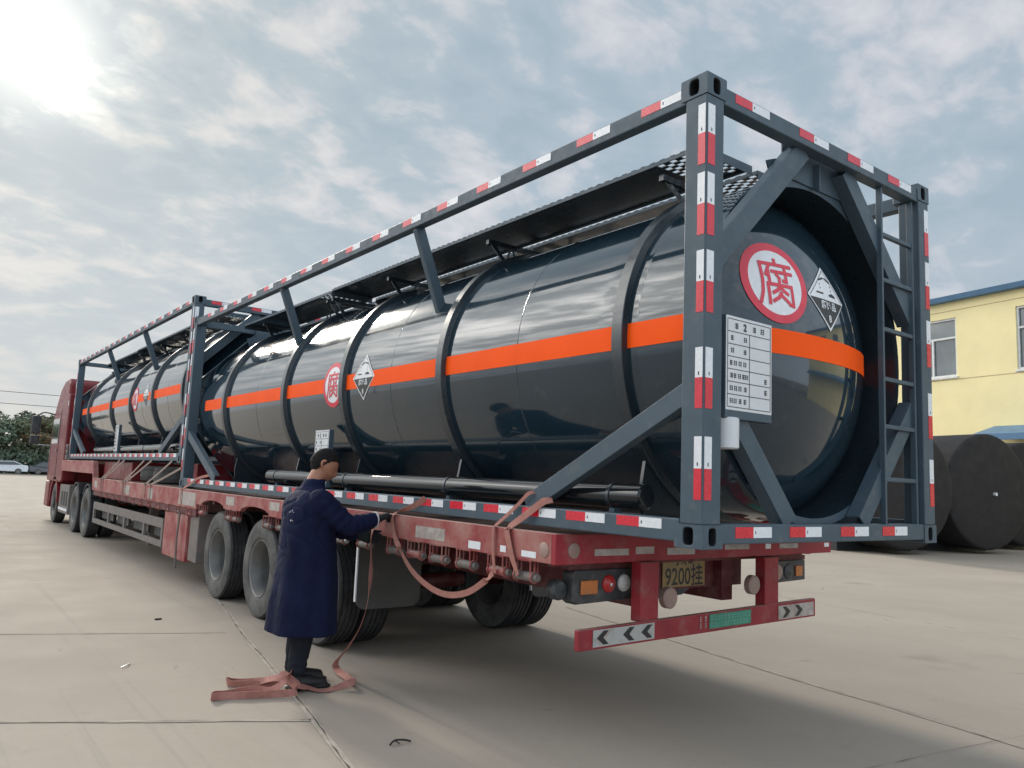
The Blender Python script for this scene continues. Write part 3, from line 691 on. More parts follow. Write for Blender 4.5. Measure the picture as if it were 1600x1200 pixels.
# ================================================================== TRAILER
def wheel(par, cx, cy, side, R0=.525, width=.25, dish_in=.13, name='wheel'):
    """side: -1 when the outer face looks to -x"""
    s = -side; w = width/2; f = R0/.525
    ty = MB().use(0, True)
    prof = [(.296, -w*.78), (.33, -w*.98), (.42, -w*1.06), (.475, -w*1.0), (.505, -w*.90)]
    ty.lathe([(r*f, a*s) for r, a in prof], (cx, cy, R0), 'x', 56)
    ty.use(1)
    tp = [(.505, -w*.90)]
    for a in (-.62, -.24, .14, .52):
        tp += [(.523, a*w-.018), (.525, a*w-.012), (.512, a*w-.010), (.512, a*w+.010), (.525, a*w+.012)]
    tp += [(.521, w*.86), (.505, w*.9), (.475, w), (.42, w*1.06), (.33, w*.98), (.296, w*.78)]
    ty.lathe([(r*f, a*s) for r, a in tp], (cx, cy, R0), 'x', 56)
    W_ = bpy.data.objects.new(name, None); COL.objects.link(W_); W_.parent = par; W_.location = Vector((cx, cy, R0))-root_loc(par)
    ty.build('tyre', [M_tyre, M_tread], W_, sharp=30)
    rm = MB().use(0, True)
    d = dish_in
    rp = [(.298, -w*.80), (.306, -w*.86), (.302, -w*.92), (.290, -w*.86), (.283, -w*.70), (.262, -w*.3), (.255, -w+d), (.225, -w+d+.012), (.165, -w+d-.004), (.120, -w+d-.012), (.118, -w+d-.05), (.085, -w+d-.06), (.0005, -w+d-.06)]
    rm.lathe([(r*f, a*s) for r, a in rp[:7]], (cx, cy, R0), 'x', 48); rm.use(2); rm.lathe([(r*f, a*s) for r, a in rp[6:]], (cx, cy, R0), 'x', 48)
    for k in range(10):
        t = 2*PI*k/10; c = Vector((cx+s*(-w+d-.006), cy+.145*f*math.cos(t), R0+.145*f*math.sin(t)))
        rm.tube([c, c-Vector((s*.035, 0, 0))], .014*f, 6)
    rm.use(1)
    for k in range(8):                                            # hand holes in the disc
        t = 2*PI*(k+.5)/8; c = Vector((cx+s*(-w+d-.002), cy+.198*f*math.cos(t), R0+.198*f*math.sin(t)))
        rm.tube([c+Vector((s*.03, 0, 0)), c-Vector((s*.004, 0, 0))], .026*f, 10)
    rm.use(0); rm.lathe([(r*f, a*s) for r, a in [(.296, w*.8), (.285, w*.7), (.255, 0), (.255, -w+d)]], (cx, cy, R0), 'x', 40)
    rm.build('rim', [M_rim, M_dark, M_disc], W_, sharp=30)
    return W_

TX0, TX1 = -.06, 2.64; DZ = 1.276
def build_trailer():
    T = thing('semi_trailer', 'long red flatbed semi-trailer, dusty, under both tank containers', 'trailer', (1.29, 8.5, 0))
    MB().box(TX0+.062, TX1-.062, 1.075, 15.6, 1.235, DZ-.002).build('deck', M_deck, T)
    # side beams with wheel-arch cut-outs
    def beam(x0, x1):
        pts = [(15.62, DZ), (1.06, DZ), (1.06, 1.098), (4.0, 1.098), (4.15, 1.12)]
        for yc in (4.60, 6.08, 7.58):
            for k in range(9):
                t = PI*(1-k/8); pts.append((yc+.46*math.cos(t)*-1*-1, 1.098+.075*math.sin(t)))
        pts += [(8.25, 1.098), (8.25, 1.03), (15.62, 1.03)]
        mb = MB(); mb.prism(pts[::-1], 'x', x0, x1)
        return mb.build('side_beam', M_redside, T, bevel=.006)
    bl = beam(TX0, TX0+.06); beam(TX1-.06, TX1)
    mb = MB()                                                     # worn rectangular stickers and old tape along the left beam
    for ya, yb, za, zb, i in ((2.22, 2.62, 1.13, 1.215, 0), (1.78, 1.92, 1.115, 1.165, 1), (1.50, 1.56, 1.125, 1.165, 1), (1.20, 1.34, 1.118, 1.155, 1), (5.35, 5.62, 1.165, 1.25, 0), (6.75, 7.05, 1.15, 1.25, 0), (8.3, 9.1, 1.06, 1.24, 0), (10.6, 10.9, 1.06, 1.22, 0), (12.2, 12.6, 1.06, 1.22, 0), (15.1, 15.4, 1.09, 1.22, 0), (4.5, 4.62, 1.19, 1.225, 1)):
        MB().box(TX0-.002, TX0+.002, ya, yb, za, zb).build('worn_sticker', (M_sticker, M_wtape)[i], bl)
    MB().box(TX0+.02, TX0+.14, 8.3, 15.55, .93, 1.029).build('lower_channel', M_dkred, T, bevel=.005)
    # rear end beam
    e = MB().hexa([(TX0, 1.02, 1.095), (TX1+.02, .90, 1.125), (TX1+.02, 1.05, 1.125), (TX0, 1.0595, 1.095), (TX0, 1.02, DZ), (TX1+.02, .90, DZ-.02), (TX1+.02, 1.05, DZ-.02), (TX0, 1.0595, DZ)])
    eb = e.build('end_beam', M_red, T, bevel=.005)
    def ey(x): return 1.02-.12*(x-TX0)/(TX1+.02-TX0)
    mb = MB()
    for xa, xb, za, zb, i in ((.24, .52, 1.145, 1.185, 0), (.58, .74, 1.15, 1.195, 0), (.86, 1.12, 1.14, 1.185, 0), (1.42, 1.68, 1.165, 1.20, 0), (1.86, 1.92, 1.165, 1.20, 1), (2.02, 2.24, 1.165, 1.20, 0), (2.57, 2.63, 1.17, 1.2, 1)):
        MB().hexa([(xa, ey(xa)-.002, za), (xb, ey(xb)-.002, za), (xb, ey(xb)+.002, za), (xa, ey(xa)+.002, za), (xa, ey(xa)-.002, zb), (xb, ey(xb)-.002, zb), (xb, ey(xb)+.002, zb), (xa, ey(xa)+.002, zb)]).build('worn_sticker', (M_sticker, M_wtape)[i], eb)
    for ax, c in (('x', (TX0-.004, 1.125, 1.175)), ('y', (.075, 1.006, 1.178))):
        MB().use(0, True).lathe([(.0005, -.003), (.040, -.003), (.045, 0), (.045, .009)], c, ax, 24).build('round_reflector', M_refl, eb)
    # underframe
    MB().box(TX0+.06, TX1-.06, 1.10, 1.16, 1.075, 1.234).build('cross_member', M_dkred, T)
    for x in (.80, 1.66): MB().box(x, x+.12, 1.16, 15.5, .78, 1.233).build('chassis_rail', M_dkred, T, bevel=.005)
    mb = MB()
    for i in range(14): y = 2.0+i*.95; mb.box(TX0+.062, TX1-.062, y, y+.07, 1.12, 1.234)
    mb.build('cross_bearer', M_dkred, T)
    # bumper
    MB().hexa([(.06, .93, .612), (2.52, .95, .645), (2.52, .99, .645), (.06, .97, .612), (.06, .93, .732), (2.52, .95, .778), (2.52, .99, .778), (.06, .97, .732)]).build('bumper', M_red, T, bevel=.006)
    bump = T.children[-1]
    def bz(x): return .612+.033*(x-.06)/2.46
    def by(x): return .928+.02*(x-.06)/2.46
    mb = MB()
    def onb(pts, i, d): mb.use(i).add([(x, by(x)-d, bz(x)+v) for x, v in pts], [tuple(range(len(pts)))])
    for xa, xb, arrows, dr in ((.17, .70, (.20, .42, .58), -1), (2.03, 2.49, (2.08, 2.24), 1)):
        onb([(xa, .014), (xb, .014), (xb, .112), (xa, .112)], 0 if xa < 1 else 3, .002)
        for a in arrows:
            if a == .20: onb([(a+.03, .02), (a+.13, .105), (a+.07, .105), (a-.02, .06)], 3, .003)
            p = [(0, .064), (.055, .104), (.10, .104), (.055, .064), (.10, .024), (.055, .024)]
            onb([(a+(x if dr < 0 else .10-x), z) for x, z in p][::1 if dr < 0 else -1], 1, .0035)
        mb.build('arrow_sticker', [M_worn, M_black, M_green, M_sticker], bump); mb = MB()
    onb([(1.24, .022), (1.70, .022), (1.70, .115), (1.24, .115)], 2, .002)
    rnd = random.Random(3)
    for row in (.030, .072):
        x = 1.255
        while x < 1.67:
            w = rnd.uniform(.018, .030); onb([(x, row), (x+w, row), (x+w, row+.034), (x, row+.034)], 4, .003); onb([(x+w*.42, row-.001), (x+w*.52, row-.001), (x+w*.52, row+.035), (x+w*.42, row+.035)], 2, .0036); onb([(x, row+.014), (x+w, row+.014), (x+w, row+.018), (x, row+.018)], 2, .0036); x += w+.012
    for r_ in (.038, .08):
        for k in (0, 1):
            t = text_flat('ES'[k], .045, .0005, 1); onb_ = [(1.15+k*.05+x, .0+r_+.012+y) for x, y in t[0]]; mb.use(3).add([(x, by(x)-.003, bz(x)+v) for x, v in onb_], t[1])
    mb.build('green_sticker', [M_wtape, M_black, M_green, M_sticker, mat('faded_green_print', (.11, .33, .25), .6, var=.2)], bump)
    for x in (.595, 1.885): MB().box(x, x+.165, .955, 1.04, .735, 1.10).build('bumper_post', M_red, T, bevel=.006)
    # tail lamp clusters
    def lamps(x0, x1, y, z0, z1, left):
        o = MB().prism([(x0, z0+.02), (x0+.03, z0), (x1, z0+.012), (x1, z1), (x0+.02, z1), (x0, z1-.02)], 'y', y, y+.10).build('lamp_housing', M_plastic, T, bevel=.006)
        w = x1-x0; zc = (z0+z1)/2
        MB().box(x0-.02, x1+.03, y+.02, y+.09, z1, z1+.035).build('lamp_bracket', M_dkred, o)
        if left:
            MB().box(x0+.06, x0+.20, y-.012, y-.001, zc-.045, zc+.04).build('indicator_lens', M_amber, o, bevel=.008)
            for x, m_, nm in ((x0+.30, M_redlens, 'brake_lens'), (x0+.435, M_clear, 'reversing_lens')):
                MB().use(0, True).lathe([(.0005, -.022), (.035, -.018), (.052, -.008), (.055, 0)], (x, y-.001, zc+.012), 'y', 24).build(nm, m_, o)
            MB().use(0, True).lathe([(.0005, -.004), (.012, -.002), (.012, .0)], (x0+.305, y-.024, zc+.008), 'y', 12).build('lamp_screw', M_chrome, o)
        else:
            for x, m_, nm in ((x0+.08, M_clear, 'reversing_lens'), (x0+.22, M_plastic, 'brake_lens')):
                MB().use(0, True).lathe([(.0005, -.022), (.035, -.018), (.056, -.008), (.060, 0)], (x, y-.001, zc), 'y', 24).build(nm, M_refl if nm[0] == 'r' else m_, o)
            MB().box(x1-.14, x1-.05, y-.012, y-.001, zc-.04, zc+.04).build('indicator_lens', M_amber, o, bevel=.008)
    lamps(.155, .68, 1.10, .845, 1.05, True); lamps(2.17, 2.62, 1.10, .885, 1.05, False)
    MB().use(0, True).lathe([(.0005, -.02), (.05, -.015), (.062, 0), (.062, .05)], (.10, 1.16, .93), 'y', 20).build('side_lamp', M_plastic, T)
    for x, y, z in ((.905, .985, .862), (1.80, .985, .905)):
        MB().use(0, True).lathe([(.0005, -.008), (.060, -.006), (.068, 0), (.068, .04), (.0005, .04)], (x, y, z), 'y', 28).build('round_reflector', M_refl, T)
    # number plate on its board
    bd = MB().box(.79, 1.99, 1.24, 1.28, .87, 1.10).build('number_board', M_dkred, T)
    MB().prism([(.82, .87), (1.40, .87), (1.32, .83), (1.1, .815), (.86, .82)], 'y', 1.24, 1.28).build('board_lower', M_plastic, bd)
    npz = MB().box(1.10, 1.55, 1.228, 1.238, .885, 1.155).build('number_plate', M_numplate, T, bevel=.003)
    mb = MB()
    for body, s, cx, cz in (('豫S', .13, 1.325, 1.095), ('9200挂', .165, 1.325, .965)):
        t = text_flat(body, s, .002, 1); k = .40/ (max(x for x, y in t[0])*2) if body[0] == '9' else 1
        mb.add([(cx+x*k, 1.2265, cz+y) for x, y in t[0]], t[1])
    mb.build('plate_characters', M_black, npz)
    # axles
    for y in (4.50, 5.98, 7.45):
        MB().use(0, True).tube([(.30, y, .53), (2.23, y, .53)], .075, 14).build('axle', M_dkred, T)
        for x in (.80, 1.66):
            mb = MB()
            mb.prism([(y-.62, .80), (y-.3, .70), (y+.3, .70), (y+.62, .80), (y+.62, .86), (y+.3, .76), (y-.3, .76), (y-.62, .86)], 'x', x+.02, x+.10); mb.box(x-.02, x+.14, y-.09, y+.09, .45, .72)
            mb.build('leaf_spring', M_plastic, T)
        for cx, sd in ((.125, -1), (.43, 1), (2.10, -1), (2.405, 1)): wheel(T, cx, y, sd, dish_in=.265)
    # mud flaps
    for xa, xb, y in ((.03, .66, 3.70), (1.95, 2.55, 3.70)):
        n = 14; mb = MB(); pts = [(xa, 1.09)]+[(xa+.09-.09*math.cos(PI/2*k/6), .43+.09-.09*math.sin(PI/2*k/6)) for k in range(7)]+[(xb-.09+.09*math.sin(PI/2*k/6), .43+.09-.09*math.cos(PI/2*k/6)) for k in range(7)]+[(xb, 1.09)]
        mb.prism(pts[::-1], 'y', y, y+.010); mf = mb.build('mud_flap', M_rubber, T)
        MB().box(xa-.015, xa-.003, y-.01, y+.015, .50, 1.09).build('flap_bar', M_wtape, mf)
    # strap winches hanging under the left beam
    def winch(y, big=True):
        s = 1 if big else .8
        w = MB(); z = 1.098 if y < 8.2 else 1.03
        for dy in (-.085*s, .075*s): w.box(TX0+.004, TX0+.012, y+dy, y+dy+.006, z-.10*s, z); w.box(TX0+.062, TX0+.070, y+dy, y+dy+.006, z-.10*s, z)
        w.box(TX0+.003, TX0+.072, y-.09*s, y+.086*s, z-.006, z-.0005)
        w.box(TX0+.030, TX0+.042, y-.093*s, y-.087*s, z-.072*s, z-.005); w.box(TX0+.030, TX0+.042, y+.077*s, y+.083*s, z-.072*s, z-.005)
        w.use(0, True)
        for dy in (-.09*s, .08*s): w.tube([(TX0+.036+.034*math.cos(t*PI/4), y+dy, z-.10*s+.034*math.sin(t*PI/4)) for t in range(9)], .006, 5)
        o = w.build('strap_winch', M_redside, T)
        MB().use(0, True).tube([(TX0+.036, y-.10*s, z-.10*s), (TX0+.036, y+.09*s, z-.10*s)], .029*s, 12).build('winch_drum', M_dusty if int(y*10) % 2 else M_redside, o)
        MB().use(0, True).tube([(TX0+.036, y-.125*s, z-.10*s), (TX0+.036, y-.10*s, z-.10*s)], .022*s, 10).build('winch_cap', M_chrome if not int(y*10) % 3 else M_dusty, o)
    for y in (1.34, 1.62, 1.99, 2.34, 2.66, 2.98, 3.50, 3.95, 5.35, 5.72, 6.75, 6.98, 8.05): winch(y)
    for i in range(12): winch(8.6+i*.56, False)
    # side guard and box between landing legs and axles
    mb = MB().box(TX0+.03, TX0+.075, 9.95, 15.45, .66, .80)
    mb.box(TX0+.03, TX0+.075, 9.95, 15.45, .385, .475)
    for y in (9.95, 11.1, 12.55, 13.9, 15.36): mb.box(TX0+.032, TX0+.073, y, y+.09, .4755, .6595)
    sg = mb.build('side_guard', M_dusty, T, bevel=.004)
    for ya, yb in ((10.25, 10.95), (11.35, 12.4), (12.8, 13.75), (14.1, 15.2)): MB().box(TX0+.16, TX0+.20, ya, yb, .49, .66).build('guard_panel', M_plastic, sg)
    MB().box(TX0+.035, TX0+.5, 8.72, 9.9, .30, .929).build('tool_box', M_redside, T, bevel=.01)
    MB().box(TX0+.06, TX0+.42, 8.28, 8.66, .33, .97).build('grey_locker', M_dusty, T, bevel=.01)
    MB().use(0, True).tube([(TX0-.01, 8.95, .96), (TX0-.02, 8.96, .6), (TX0-.012, 8.94, .2)], .014, 6).build('hanging_hose', M_dusty, T)
    for x in (.55, 1.95): MB().box(x, x+.14, 13.2, 13.36, .12, 1.02).build('landing_leg', M_dusty, T, bevel=.006)
    # raised gooseneck
    MB().prism([(15.62, 1.03), (15.62, DZ), (15.80, 1.62), (20.0, 1.62), (20.0, 1.355), (15.75, 1.355)][::-1], 'x', TX0, TX0+.10).build('gooseneck_beam', M_redside, T, bevel=.006)
    MB().prism([(15.62, 1.03), (15.62, DZ), (15.80, 1.62), (20.0, 1.62), (20.0, 1.355), (15.75, 1.355)][::-1], 'x', TX1-.10, TX1).build('gooseneck_beam', M_redside, T, bevel=.006)
    MB().box(TX0+.102, TX1-.102, 15.80, 19.98, 1.56, 1.618).build('gooseneck_deck', M_deck, T)
    MB().box(.12, 2.40, 13.05, 15.60, DZ+.002, 1.615).build('gooseneck_riser', M_cab, T, bevel=.01)
    MB().box(.30, 2.2, 9.62, 9.95, DZ+.002, 1.628).build('support_beam', M_red, T, bevel=.01)
    MB().box(.30, 2.2, 9.10, 9.36, DZ+.002, 1.30).build('deck_rib', M_red, T)
    return T
build_trailer()
# spare tyres lying on the deck under the forward container
def spare(y, x, z, label):
    mb = MB().use(0, True); w = .13; c = (x, y, z+.15)
    mb.lathe([(.30, -w*.8), (.34, -w), (.44, -w*1.1), (.51, -w*.9)], c, 'z', 40)
    mb.lathe([(.51, -w*.9), (.525, -.08), (.512, -.075), (.512, -.06), (.525, -.055), (.525, .055), (.512, .06), (.512, .075), (.525, .08), (.51, w*.9), (.44, w*1.1), (.34, w), (.30, w*.8), (.28, 0), (.30, -w*.8)], c, 'z', 40)
    return tag(mb.build('spare_tyre', [M_tyre], sharp=30), label, 'tyre', 'spare tyres lying on the deck')
spare(11.55, .68, DZ, 'black spare tyre lying flat on the trailer deck, second from the red riser box')
spare(12.65, .72, DZ, 'black spare tyre lying flat on the trailer deck against the red riser box')

# ================================================================== TRACTOR UNIT
def build_tractor():
    T = thing('truck_tractor', 'red tractor unit with a high roof cab, coupled ahead of the trailer', 'truck', (1.25, 19.4, 0))
    x0, x1 = -.02, 2.48
    prof = [(20.35, 1.05), (22.72, 1.05), (22.80, 1.75), (22.62, 2.75), (22.30, 3.10), (21.75, 3.52), (21.2, 3.70), (20.55, 3.72), (20.35, 3.6)]
    cab = MB().prism(prof[::-1], 'x', x0, x1).build('cab', M_cab, T, bevel=.05)
    MB().box(x0-.012, x0+.01, 21.35, 22.45, 2.05, 2.72).build('side_window', M_glass, cab, bevel=.02)
    MB().prism([(22.83, 1.95), (22.66, 2.72), (22.64, 2.72), (22.81, 1.95)], 'x', x0+.1, x1-.1).build('windscreen', M_glass, cab)
    MB().box(x0-.006, x0+.004, 21.22, 21.24, 1.15, 2.95).build('door_seam', M_dark, cab)
    MB().box(x0-.006, x0+.004, 22.52, 22.54, 1.15, 2.8).build('door_seam', M_dark, cab)
    MB().box(x0-.03, x0-.006, 21.3, 21.5, 1.85, 1.89).build('door_handle', M_cabtrim, cab, bevel=.005)
    d = MB().box(x0-.01, x0+.30, 20.08, 20.349, 1.1, 3.3).build('side_deflector', M_cab, cab, bevel=.03)
    d2 = MB().box(x1-.30, x1+.01, 20.08, 20.349, 1.1, 3.3).build('side_deflector', M_cab, cab, bevel=.03)
    MB().box(x0-.014, x0+.002, 20.12, 20.20, 3.0, 3.12).build('marker_light', M_wtape, cab)
    v = MB().box(.0, .22, 19.82, 20.06, 1.64, 2.02).build('air_intake', M_dusty, T, bevel=.01)
    mb = MB()
    for z in (1.74, 1.87): mb.box(-.004, .002, 19.86, 20.02, z, z+.075); mb.box(.03, .19, 19.816, 19.822, z, z+.075)
    mb.build('intake_slot', M_dark, v)
    MB().box(.2, 2.2, 20.2, 20.346, 1.1, 3.2).build('cab_rear_panel', M_cab, cab)
    # mirrors
    for sx, xx in ((-1, x0), (1, x1)):
        ar = MB().use(0, True).tube(catmull([(xx, 22.45, 2.86), (xx+sx*.25, 22.5, 2.90), (xx+sx*.40, 22.5, 2.80)]), .018, 8).build('mirror_arm', M_plastic, T)
        MB().box(xx+sx*.42-.11, xx+sx*.42+.11, 22.44, 22.54, 2.30, 2.80).build('mirror', M_plastic, ar, bevel=.03)
        MB().box(xx+sx*.42-.11, xx+sx*.42+.11, 22.44, 22.54, 2.03, 2.27).build('mirror', M_plastic, ar, bevel=.03)
        MB().use(0, True).tube([(xx, 22.5, 2.0), (xx+sx*.42, 22.5, 2.02)], .014, 6).build('mirror_stay', M_chrome, ar)
    # lower body
    MB().box(x0+.01, x1-.01, 22.2, 22.9, .35, 1.045).build('front_bumper', M_cab, T, bevel=.05)
    mb = MB(); n = 12
    pts = [(21.2+.66*math.cos(PI*k/n), .53+.66*math.sin(PI*k/n)) for k in range(n+1)]+[(21.2-.60*math.cos(PI*k/n), .53+.60*math.sin(PI*k/n)) for k in range(n+1)]
    for a, b_ in ((x0, x0+.4), (x1-.4, x1)): mb.prism(pts, 'x', a, b_)
    mb.build('wheel_arch', M_cab, T)
    for x in (.80, 1.62): MB().box(x, x+.08, 15.9, 22.2, .70, 1.0).build('chassis_rail', M_plastic, T)
    MB().use(0, True).lathe([(.0005, 0), (.45, 0), (.45, .08), (.0005, .08)], (1.25, 17.2, 1.18), 'z', 28).build('fifth_wheel', M_plastic, T)
    bx = MB().box(.0, .55, 18.85, 20.25, .33, 1.02).build('battery_box', M_dusty, T, bevel=.015)
    mb = MB()
    for y in (19.0, 19.35, 19.7): mb.box(-.005, .001, y, y+.22, .52, .86)
    mb.build('box_opening', M_dark, bx)
    MB().box(-.012, .0, 18.9, 20.2, .40, .46).build('step_edge', M_wtape, bx)
    MB().use(0, True).lathe([(.0005, 0), (.32, 0), (.34, .02), (.34, 1.28), (.32, 1.3), (.0005, 1.3)], (2.12, 18.9, .72), 'y', 28).build('fuel_tank', M_chrome, T)
    MB().use(0, True).tube([(.25, 18.45, .42), (.25, 18.7, .42)], .12, 14).build('air_tank', M_wtape, T)
    for y in (16.52, 17.95):
        MB().use(0, True).tube([(.26, y, .53), (2.2, y, .53)], .09, 12).build('axle', M_plastic, T)
        for cx, sd in ((.115, -1), (.42, 1), (2.04, -1), (2.345, 1)): wheel(T, cx, y, sd, dish_in=.15)
    for cx, sd in ((.14, -1), (2.32, 1)): wheel(T, cx, 21.2, sd, dish_in=.03)
    mb = MB()
    for y in (16.52, 17.95):
        pts = [(y+.60*math.cos(PI*(.2+.6*k/10)), .53+.60*math.sin(PI*(.2+.6*k/10))) for k in range(11)]; pts += [(y+.57*math.cos(PI*(.8-.6*k/10)), .53+.57*math.sin(PI*(.8-.6*k/10))) for k in range(11)]
        for a, b_ in ((.0, .55), (1.9, 2.46)): mb.prism(pts, 'x', a, b_)
    mb.build('drive_mudguard', M_plastic, T)
    return T
build_tractor()

# ================================================================== STRAPS
def webbing(name, P, Wd, label, group, m=M_strap, width=.05, cat='strap', th=.003):
    mb = MB().use(0, True); ribbon(mb, P, Wd, width, th); o = mb.build(name, m, sharp=50); return tag(o, label, cat, group)
G1 = 'cargo straps at the rear container'
Yv = (0, 1, 0); Xv = (1, 0, 0); Zv = (0, 0, 1)
webbing('cargo_strap', [(-.004, 2.60, 1.42), (-.03, 2.72, 1.355), (-.066, 2.93, 1.285), (-.080, 2.955, 1.255), (-.082, 2.93, 1.18), (-.09, 2.85, 1.08), (-.10, 2.62, .915), (-.10, 2.38, .82), (-.10, 2.12, .785), (-.09, 1.88, .825), (-.075, 1.70, .92), (-.066, 1.62, .985)],
        [(.3, .3, -1), (.3, .4, -1), (.3, 1, 0), (0, 1, 0), (0, 1, .1), (0, .8, .5), (0, .5, .8), (0, .2, 1), (0, 0, 1), (0, -.3, 1), (0, -.6, .6), (0, -1, .2)], 'pink strap under the gloved hands, sagging in a loop below the red beam', G1, width=.042)
webbing('cargo_strap', [(-.066, 1.60, .985), (-.078, 1.615, 1.12), (-.078, 1.62, 1.262), (-.066, 1.615, 1.284), (-.035, 1.53, 1.36), (-.010, 1.44, 1.44), (-.008, 1.36, 1.50), (.03, 1.33, 1.51)],
        [Yv, Yv, Yv, Yv, (0, 1, .6), (0, 1, .9), (0, 1, .9), (0, 1, .9)], 'narrow pink strap running up to the foot of the rear side brace', G1, width=.026)
webbing('cargo_strap', [(-.066, 1.36, 1.00), (-.078, 1.42, 1.12), (-.078, 1.475, 1.262), (-.066, 1.47, 1.284), (-.035, 1.36, 1.36), (-.012, 1.25, 1.435), (-.008, 1.20, 1.46), (.03, 1.17, 1.47)],
        [(.3, 1, 0), Yv, Yv, Yv, (0, 1, .6), (0, 1, .9), (0, 1, .9), (0, 1, .9)], 'wide pink strap crossing the reflective rail, last before the trailer corner', G1, width=.048)
webbing('cargo_strap', [(-.03, 8.95, 1.0), (-.074, 8.95, 1.10), (-.074, 8.96, 1.262), (-.06, 8.94, 1.284), (-.03, 8.75, 1.34), (-.012, 8.45, 1.43), (.03, 8.1, 1.48)],
        [Yv, Yv, Yv, Yv, (0, 1, .6), (0, 1, .9), (0, 1, .9)], 'pale strap tied to the front brace foot of the rear container', G1, width=.035)
G2 = 'thin straps under the forward container'
for k, (yb, yt, desc) in enumerate(((14.75, 13.5, 'over the red riser, nearest the cab'), (14.55, 13.1, 'over the red riser, second from the cab'), (12.75, 11.6, 'in front of the spare tyres, on the cab side'), (12.55, 11.1, 'in front of the spare tyres, lower of the pair'), (11.10, 9.85, 'nearest the rear container, upper of the pair'), (10.75, 9.35, 'nearest the rear container, ending at its front post'))):
    zt = 1.655 if k < 5 else 1.555
    webbing('tie_down_strap', [(-.03, yb, 1.0), (-.074, yb, 1.08), (-.074, yb, 1.262), (-.06, yb-.01, 1.284), (-.03, yb+(yt-yb)*.35, 1.284+(zt-1.284)*.35), (-.004, yt, zt)], [Yv, Yv, Yv, Yv, (0, 1, .5), (0, 1, .5)], 'thin worn tie-down strap '+desc, G2, M_oldstrap, .035)
# the long loose strap: from the left hand to the heap by the shoes
def heap():
    P = [(-.085, 3.10, 1.27), (-.13, 3.13, 1.20), (-.165, 3.12, 1.09), (-.18, 3.07, .95), (-.185, 3.05, .80), (-.19, 3.06, .62), (-.20, 3.13, .42), (-.215, 3.30, .22), (-.235, 3.44, .09), (-.24, 3.42, .036), (-.26, 3.22, .030), (-.29, 3.00, .036), (-.36, 2.93, .040), (-.45, 2.96, .020), (-.56, 2.99, .014),
         (-.66, 3.02, .022), (-.74, 3.04, .060), (-.80, 3.12, .090), (-.84, 3.22, .050), (-.90, 3.26, .028), (-1.00, 3.32, .030), (-1.09, 3.36, .032), (-1.12, 3.42, .030), (-1.08, 3.45, .030), (-1.00, 3.38, .034), (-.90, 3.26, .06), (-.82, 3.12, .10), (-.77, 3.02, .075), (-.80, 2.96, .035),
         (-.92, 2.99, .028), (-1.08, 3.03, .028), (-1.22, 3.08, .030), (-1.29, 3.11, .028), (-1.27, 3.17, .028), (-1.18, 3.16, .028), (-1.04, 3.10, .030), (-.92, 3.03, .045), (-.82, 2.98, .085), (-.74, 3.08, .11), (-.70, 3.16, .06), (-.72, 3.22, .022)]
    Wd = [Yv, Yv, (.4, 1, 0), (.6, .8, 0), (.8, .5, 0), (.5, .9, 0), (.6, .8, .1), (.8, .5, .2), (.9, 0, .5), (.9, 0, .6), (.6, 0, .8), (.3, 0, 1), (.2, .3, 1), (0, 1, .4), (0, 1, .15),
          (0, 1, .2), (.2, .8, .5), (.5, .3, .8), (.2, 0, 1), (0, .2, 1), (0, .1, 1), (0, .05, 1), Zv, Zv, (0, .2, 1), (.2, .4, .9), (.6, .2, .7), (.3, .2, .9), (0, .5, .8),
          (0, .3, 1), (0, .1, 1), (0, .1, 1), Zv, Zv, (0, .1, 1), (0, .2, 1), (.2, .5, .8), (.5, .3, .8), (.7, .1, .7), (.3, .6, .6), (0, 1, .1)]
    rw = random.Random(4); P = [p if i < 10 else (p[0]+rw.uniform(-.02, .02), p[1]+rw.uniform(-.03, .03), max(.012, p[2]*rw.uniform(.8, 1.35))) for i, p in enumerate(P)]
    Wd = [w if i < 15 else (w[0]+rw.uniform(-.35, .35), w[1]+rw.uniform(-.45, .45), w[2]) for i, w in enumerate(Wd)]
    webbing('loose_strap', P, Wd, 'long pink strap hanging from the left hand down to a crumpled heap on the ground', G1, width=.052, th=.0035)
heap()

# ================================================================== PERSON
def capsule_chain(mb, pts, rad, n=14):
    """closed tapered tube with round ends"""
    pts = [Vector(p) for p in pts]; d0 = (pts[0]-pts[1]).normalized(); d1 = (pts[-1]-pts[-2]).normalized()
    P = [pts[0]+d0*rad[0]*.95, pts[0]+d0*rad[0]*.6]+pts+[pts[-1]+d1*rad[-1]*.6, pts[-1]+d1*rad[-1]*.95]
    Rr = [rad[0]*.25, rad[0]*.78]+list(rad)+[rad[-1]*.78, rad[-1]*.25]
    mb.tube(P, Rr, n)
def rings(mb, secs, n=32, e=2.3, flute=None):
    """closed loft of super-ellipses: (cx, cy, z, front-back half, side half)"""
    vs = []
    for cx, cy, z, a, b in secs:
        for k in range(n):
            t = 2*PI*k/n; c, s = math.cos(t), math.sin(t); r = (abs(c)**e+abs(s)**e)**(-1/e); 
            if flute: r *= 1+flute(t, z)
            vs.append((cx+a*r*c, cy+b*r*s, z))
    m = len(secs); fs = [(i*n+j, i*n+(j+1) % n, (i+1)*n+(j+1) % n, (i+1)*n+j) for i in range(m-1) for j in range(n)]+[tuple(range(n))[::-1], tuple(range((m-1)*n, m*n))]
    mb.add(vs, fs)
